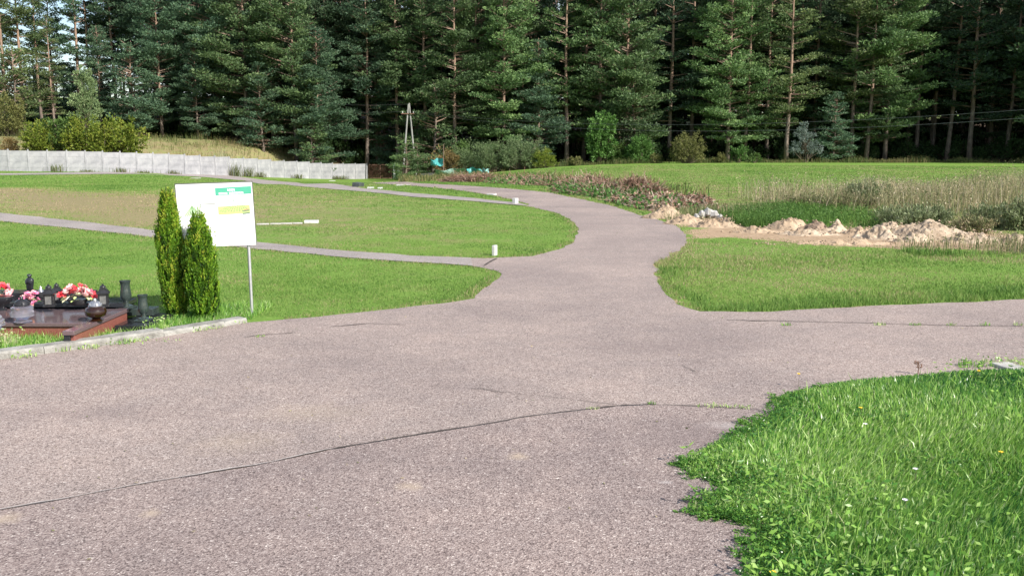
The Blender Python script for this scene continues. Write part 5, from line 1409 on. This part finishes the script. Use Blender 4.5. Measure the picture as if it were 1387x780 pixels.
# ------------------------------------------------------------------ sand heaps
sand = solid('pale_sand', (.22, .155, .1), (.5, .405, .3), 2.6, .95, .9, bscale=30, objvar=.06)
sand2 = solid('ochre_sand', (.2, .14, .09), (.47, .36, .25), 2.6, .95, .9, bscale=30, objvar=.06)
def heap(px, py, wpx, hpx, lab, seed, mat=sand, dep=.75, rough=.5):
    p = at(px, py); k_ = p.y / FPX; rx = wpx * k_ / 2 * 1.5; ry = rx * dep; h_ = hpx * k_ * .82; p = Vector((p.x, p.y + ry * .85, p.z)); nr, na = 16, 44; m = MB()
    for i in range(nr + 1):
        r = i / nr
        for j in range(na):
            a = 2 * PI * j / na; e = 1 + .18 * noise.noise(Vector((math.cos(a) * 1.5, math.sin(a) * 1.5, seed)))
            x, y = math.cos(a) * r * e * rx, math.sin(a) * r * e * ry
            f = (max(0, 1 - r * r)) * (.8 + .2 * math.cos(r * 3))
            n1 = noise.noise(Vector((x * 1.6, y * 1.6, seed * 3.1))); n2 = noise.noise(Vector((x * 4.5, y * 4.5, seed + 5.0))); n3 = noise.noise(Vector((x * 13, y * 13, seed + 7.0)))
            rg = 1 - abs(n1) * 2.0
            z = h_ * (f ** .7 * (.85 + .55 * n1 + .35 * (rg - .5) * rough)) + (f ** .5) * (n2 * .14 * rough + n3 * .07)
            m.v.append((x, y, z - .05 * r))
    for i in range(nr):
        for j in range(na): a0 = i * na + j; b0 = i * na + (j + 1) % na; m.f.append((a0, b0, b0 + na, a0 + na))
    # clods
    q = random.Random(seed)
    o = m.build('sand_heap', mat, loc=p, smooth=False); tag(o, lab, 'sand heap', 'sand heaps on the bare strip')
    cl = MB()
    for k2 in range(int(10 + wpx * .35)):
        a = q.uniform(0, 6.28); r = q.uniform(.2, 1.1); s_ = q.uniform(.008, .026)
        x, y = math.cos(a) * r * rx, math.sin(a) * r * ry; zc = h_ * (max(0, 1 - r * r)) ** 1.25
        b0 = len(cl.v); cl.lathe([(s_ * .5, 0), (s_, s_ * .4), (s_ * .8, s_ * .9), (s_ * .3, s_ * 1.2)], 5, (x, y, zc), q.uniform(0, 3))
        for i_ in range(b0, len(cl.v)): v = cl.v[i_]; cl.v[i_] = (v[0] + q.uniform(-.2, .2) * s_, v[1] + q.uniform(-.2, .2) * s_, v[2] + q.uniform(-.2, .2) * s_)
    tag(cl.build('clods', mat, o), kind='stuff')
    return o
heap(902, 297, 44, 22, 'ochre sand heap with a dark notch nearest the road', 501, sand2)
heap(935, 305, 54, 13, 'low sand heap running right from the one nearest the road', 502, sand2, .6)
heap(972, 309, 60, 13, 'low ochre sand tongue at the front of the left heaps', 503, sand2, .5)
heap(990, 301, 26, 10, 'small sand knoll right of the grey rubble', 504, sand2)
heap(1075, 312, 46, 19, 'rounded ochre sand heap left of the dark holed one', 505, sand2)
heap(1106, 314, 40, 17, 'dark holed earth heap in the middle of the bare strip', 506, solid('dark_earth', (.14, .09, .06), (.34, .25, .18), 5, .95, .9), .8, .9)
heap(1134, 315, 34, 16, 'whitish sand heap right of the dark holed one', 507, sand, .8, .9)
heap(1105, 320, 70, 9, 'low flat sand tongue in front of the dark holed heap', 508, sand, .5)
heap(1172, 318, 44, 12, 'low ochre heap between the whitish and the grey heap', 509, sand2, .6)
heap(1198, 325, 50, 18, 'grey sand heap with a dark cleft on its left', 510, sand, .8, .9)
heap(1215, 312, 34, 13, 'small sand knoll behind the grey sand heap', 511, sand)
heap(1283, 326, 88, 29, 'largest and palest sand heap, toward the right', 512, sand, .7, .6)
heap(1243, 329, 46, 18, 'sand shoulder on the left of the largest heap', 513, sand, .7)
heap(1346, 330, 62, 20, 'pale sand heap right of the largest one', 514, sand, .7)
heap(1386, 331, 40, 14, 'last sand heap, cut by the right frame edge', 515, sand, .7)
heap(1030, 316, 60, 9, 'low crumbled sand ridge between the left and middle heaps', 517, sand2, .4)
heap(1245, 318, 60, 14, 'low grey ridge linking the grey heap and the largest one', 518, sand, .6, .8)
heap(1318, 330, 60, 15, 'broken sand ridge between the two palest heaps', 519, sand, .6, .9)
heap(1150, 333, 150, 5, 'very low spread of sand along the front of the bare strip', 516, sand2, .25)
# grey rubble
for i, (px, py, s_) in enumerate(((950, 297, 11), (958, 296, 14), (968, 298, 12), (943, 299, 8), (975, 299, 7))):
    p = at(px, py); r_ = s_ * p.y / FPX / 2; q = random.Random(700 + i); m = MB().lathe([(r_ * .7, 0), (r_, r_ * .5), (r_ * .8, r_ * 1.2), (r_ * .35, r_ * 1.6)], 7)
    m.v = [(v[0] + q.uniform(-.2, .2) * r_, v[1] + q.uniform(-.2, .2) * r_, v[2] + .05 + q.uniform(-.2, .2) * r_) for v in m.v]
    o = m.build('rubble_stone', M['grey_stone'], loc=p); tag(o, 'grey rubble stone on the left sand heaps, %s' % ['second from left', 'the biggest, in the middle', 'right of the biggest', 'leftmost', 'rightmost and smallest'][i], 'stone', 'grey rubble stones')

# ------------------------------------------------------------------ tall dry grass and wormwood on the right
reedA = P2([(1030, 279), (1080, 277), (1180, 287), (1260, 289), (1400, 292), (1600, 300), (1600, 262), (1387, 262), (1200, 262), (1040, 268)])
weed_field('dry_tall_grass', reedA, 20000, .2, .85, .012, 'tall straw coloured grass standing across the right of the field', M['dry'], .56, .26, .5, 'tall grass', 1.2, .06, feather=1.6)
reedB = P2([(1000, 283), (1060, 286), (1180, 300), (1000, 296)])
weed_field('green_tall_grass', P2([(1003, 306), (1050, 309), (1170, 305), (1180, 288), (1060, 281), (1000, 286)]), 16000, .06, .26, .014, 'lush green grass patch behind the middle sand heaps', M['lawn'], .22, .16, .8, 'tall grass', .5, .05, feather=1.0)
weed_field('front_dry_grass', P2([(1230, 341), (1280, 344), (1400, 345), (1500, 346), (1500, 334), (1300, 334), (1240, 333)]), 2600, .06, .3, .01, 'thin straw grass growing in front of the large sand heaps', M['dry'], .55, .25, .5, 'tall grass', .4, .05, feather=.5)
weed_field('heap_grass', P2([(1236, 345), (1500, 350), (1500, 343), (1236, 339)]), 4000, .04, .15, .012, 'green grass fringe at the foot of the largest sand heaps', M['lawn'], .35, .15, .7, 'grass', feather=.4)
weed_field('straw_fringe', P2([(905, 300), (960, 292), (1060, 300), (1060, 283), (940, 280)]), 4000, .08, .28, .014, 'thin straw fringe behind the left sand heaps', M['dry'], .4, .25, .5, 'tall grass', feather=.8)
def wormwood(px, py, wpx, hpx, lab, seed, mat='grey_leaf', n=4200, L=.09):
    p = at(px, py); k_ = p.y / FPX; r = wpx * k_ / 2; h_ = hpx * k_ * .88; g = np.random.default_rng(seed)
    o = empty('wormwood_bush', p, lab, 'wild herb bush', 'wild herb bushes'); ns = 120
    a = g.uniform(0, 6.28, ns); rr_ = g.uniform(0, 1, ns) ** .5; bx_ = np.c_[np.cos(a) * rr_ * r * .7, np.sin(a) * rr_ * r * .45, np.zeros(ns)]
    tp = bx_ * np.array([1.45, 1.45, 1]) + g.normal(0, .05, (ns, 3)); tp[:, 2] = h_ * g.uniform(.55, 1.1, ns) * (1 - .35 * rr_ ** 2)
    ix = g.integers(0, ns, n); t = g.uniform(.12, 1, n)
    P = bx_[ix] + (tp - bx_)[ix] * t[:, None] + g.normal(0, .03, (n, 3)); D = (tp - bx_)[ix]; D = D / np.linalg.norm(D, axis=1)[:, None] + g.normal(0, .4, (n, 3))
    V, F, T = leaves(P, g.uniform(.7, 1.2, n) * L, L * .22, np.clip(.4 + (g.uniform(-.2, .25, ns))[ix] + g.normal(0, .15, n), 0, 1), 0, D)
    f = link('foliage', mesh_np('foliage', V, F, T, mat=M[mat]), o); f['kind'] = 'stuff'
    sm = MB()
    for i in range(ns): sm.tube([bx_[i], tp[i]], [.006, .002], 3, False)
    tag(sm.build('stems', M['stem'], o), kind='stuff')
wormwood(1225, 307, 90, 34, 'dark grey green herb bush left of the largest sand heap', 601)
wormwood(1255, 304, 70, 32, 'grey green herb bush close behind the largest sand heap', 602)
wormwood(1175, 276, 70, 38, 'bluish herb bush with pale tops in the tall dry grass', 603)
wormwood(1335, 308, 70, 38, 'grey green herb bush between the two palest sand heaps', 604)
wormwood(1316, 316, 60, 30, 'pale brownish herb bush just right of the largest sand heap', 605, 'dry', 3800, .07)
wormwood(1384, 312, 60, 54, 'tall silvery herb bush at the right frame edge', 606)
wormwood(1375, 270, 60, 30, 'distant green herb bush at the right frame edge', 607)
wormwood(1145, 282, 90, 28, 'brown herb clump in front of the bluish bush', 608, 'dry', 4200, .07)
wormwood(1090, 280, 60, 24, 'yellowish herb clump at the left end of the tall grass', 609, 'dry', 3200, .07)

# ------------------------------------------------------------------ small weeds, flowers and kerb-side growth
def tuft(px, py, r, h_, n, lab, tint=.4, mat='grass', wd=.006, name='weed_tuft', cat='weed', bend=.9, leafn=0):
    p = at(px, py); a = rng.uniform(0, 6.28, n); q_ = rng.uniform(0, 1, n) ** .5 * r
    P = np.c_[np.cos(a) * q_, np.sin(a) * q_ * .6, np.zeros(n)]
    parts = [blades(P, rng.uniform(.4, 1, n) * h_, wd, np.clip(rng.normal(tint, .15, n), 0, 1), bend, True)]
    if leafn: parts.append(leaves(np.c_[rng.normal(0, r * .5, (leafn, 2)), rng.uniform(.01, h_, leafn)], .03, .014, np.clip(rng.normal(tint, .15, leafn), 0, 1), .4))
    V, F, T = join(parts); o = link(name, mesh_np(name, V, F, T, mat=M[mat]), loc=(p.x, p.y, p.z + .008)); tag(o, lab, cat, 'weeds along the asphalt'); return o
tuft(215, 452, .12, .16, 90, 'bushy yellow green weed in front of the kerb under the thujas', .7, leafn=60)
tuft(160, 466, .14, .05, 60, 'flat weed at the kerb foot left of the thujas', .5, leafn=20)
tuft(140, 466, .03, .08, 24, 'dark spiky weed at the kerb foot left of the flat one', .1, wd=.012)
for px_, py_, lab_ in ((30, 484, 'leftmost of the dry ones'), (118, 472, 'between the plum grave and the flat weed'), (185, 463, 'left of the bushy weed'), (262, 449, 'in front of the right thuja'), (288, 445, 'near the kerb end')):
    tuft(px_, py_, .13, .045, 60, 'dry yellowish weed at the kerb foot, ' + lab_, .75, leafn=20)
tuft(80, 476, .1, .06, 50, 'yellowish weed at the kerb foot below the plum grave', .75)
tuft(8, 471, .12, .17, 110, 'brown seeding weed behind the kerb at the left frame edge', .9, leafn=70)
tuft(235, 440, .12, .1, 60, 'fresh weed at the foot of the left thuja', .6, leafn=20)
tuft(312, 438, .16, .05, 80, 'dry grass tuft at the end of the kerb', .85)
tuft(230, 462, .12, .02, 30, 'thin weed line on the asphalt right of the bushy weed', .6)
tuft(352, 457, .05, .03, 20, 'tiny weed in the asphalt crack right of the kerb', .7)
tuft(882, 549, .03, .035, 18, 'tiny green weed on the asphalt seam', .4)
tuft(802, 555, .05, .02, 24, 'dry weed on the seam where the crack joins it', .9)
tuft(965, 552, .1, .03, 40, 'straw weed on the seam left of the near grass', .85)
tuft(1000, 553, .1, .025, 40, 'pale weed on the seam touching the near grass', .7)
for i, (px, lab) in enumerate(((1192, 'first'), (1240, 'second'), (1288, 'third'), (1333, 'fourth'), (1380, 'fifth'), (1065, 'leftmost'))):
    tuft(px, 441.5, .06, .045, 26, '%s small weed in the long crack of the right hand asphalt' % lab, .5 if i % 2 else .8)
tuft(1318, 497, .14, .07, 90, 'low green weed on the asphalt right of the dry stalk', .45, leafn=40)
tuft(1365, 494, .2, .05, 120, 'yellowish weed mat near the right frame edge', .8, leafn=40)
# dry seed head sticking up from the near grass
p = at(1243, 508); o = empty('dry_stalk', p, 'dark dry seed head standing at the top edge of the near grass', 'weed')
m = MB().tube([(0, 0, 0), (.005, 0, .07), (0, 0, .11)], [.004, .003, .002], 5)
for k2 in range(7): a = k2 * .9; m.tube([(0, 0, .05 + k2 * .007), (math.cos(a) * .04, math.sin(a) * .03, .07 + k2 * .009)], [.002, .001], 4)
m.build('stalk', M['rust'], o)
for k2 in range(9): a = k2 * 1.3; MB().lathe([(.003, 0), (.008, .006), (.002, .014)], 6, (math.cos(a) * .025, math.sin(a) * .02, .06 + (k2 % 4) * .013)).build('seed_head', M['rust'], o)
# flowers in the near grass
def bloom(px, py, mat, lab, s_=.011):
    p = at(px, py, .1); o = empty('wild_flower', (p.x, p.y, p.z), lab, 'flower', 'wild flowers in the near grass')
    MB().tube([(0, 0, 0), (.004, 0, .1)], [.0015, .001], 4).build('stalk', M['stem'], o)
    m = MB()
    for k2 in range(9):
        a = k2 * 2 * PI / 9; ca, sa = math.cos(a), math.sin(a); b0 = len(m.v)
        m.add([(0, 0, .1), (ca * s_ - sa * s_ * .35, sa * s_ + ca * s_ * .35, .106), (ca * s_ * 1.3, sa * s_ * 1.3, .108), (ca * s_ + sa * s_ * .35, sa * s_ - ca * s_ * .35, .106)], [(0, 1, 2, 3)])
    m.lathe([(s_ * .3, .1), (s_ * .4, .106), (s_ * .1, .112)], 8); m.build('petals', mat, o)
for px, py, mt, lab in ((1166, 553, 'yellow_petal', 'yellow flower at the top left of the near grass'), (1082, 507, 'yellow_petal', 'yellow flower standing over the asphalt at the grass corner'), (1326, 503, 'yellow_petal', 'yellow flower near the weed mat at right'), (1356, 613, 'yellow_petal', 'yellow flower by the right frame edge'), (1047, 776, 'yellow_petal', 'yellow flower at the bottom edge of the picture'), (1172, 575, 'white_petal', 'pale flower just below the topmost yellow one'), (1240, 636, 'white_petal', 'pale lilac clover flower in the middle of the near grass'), (1226, 678, 'white_petal', 'white clover flower low in the near grass')):
    bloom(px, py, M[mt], lab)
# fallen leaves and grit on the asphalt
lx, ly = cloudpts(420, 4, 24, R(-30), R(30), 1.6); kq = inside(lx, ly, road_poly); lx, ly = lx[kq], ly[kq]
V, F, T = leaves(np.c_[lx, ly, H(lx, ly) + .014], rng.uniform(.01, .03, len(lx)), rng.uniform(.006, .014, len(lx)), rng.uniform(.3, 1, len(lx)), .9)
tag(link('fallen_bits', mesh_np('fallen_bits', V, F, T, mat=M['dry'])), 'scattered dry leaf bits on the asphalt', 'leaf litter', kind='stuff')
# grass strip behind the kerb, round the graves
kx, ky = rng.uniform(-5.6, -2.6, 60000), rng.uniform(6.2, 10.2, 60000)
kd_ = pdist(kx, ky, [tuple(p_) for p_ in KB], False)
ok = ~inside(kx, ky, road_poly) & (kd_ > .17)
ok &= ~((kx < gx + .01) & (ky > gf) ) & ~((kx > gx0 - .01) & (kx < gx + .01) & (ky > gfr)) & ~((kx < px1) & (ky > 8.3) & (ky < bbk - .08)) & (ky < 9.9)
ok &= ky < np.interp(kx, [-5.6, -4.75, -4.08, -2.72], [6.2, 6.9, 7.7, 9.5]) + .75
kx, ky = kx[ok], ky[ok]
V, F, T = blades(np.c_[kx, ky, H(kx, ky)], rng.uniform(.03, .1, len(kx)), .006, np.clip(rng.normal(.5, .2, len(kx)) + .15 * patch(kx, ky, 2, 2), 0, .95), .8, True)
tag(link('kerb_grass', mesh_np('kerb_grass', V, F, T, mat=M['grass'])), 'bright grass strip between the kerb and the graves', 'grass', kind='stuff')
# a few tall thin stalks before the plum grave
for i, (px, hh_) in enumerate(((63, .22), (86, .14), (104, .1), (56, .1))):
    p = at(px, 452); o = MB().tube([(0, 0, 0), (.01, 0, hh_ * .6), (.0 + .02 * (i - 1), 0, hh_)], [.002, .0016, .0008], 4).build('dry_grass_stalk', M['dry'] if False else M['limb'], loc=p)
    tag(o, 'thin dry stalk before the plum grave, %s' % ['the tallest', 'second from the right', 'rightmost', 'leftmost'][i], 'grass stalk', 'thin stalks before the plum grave')
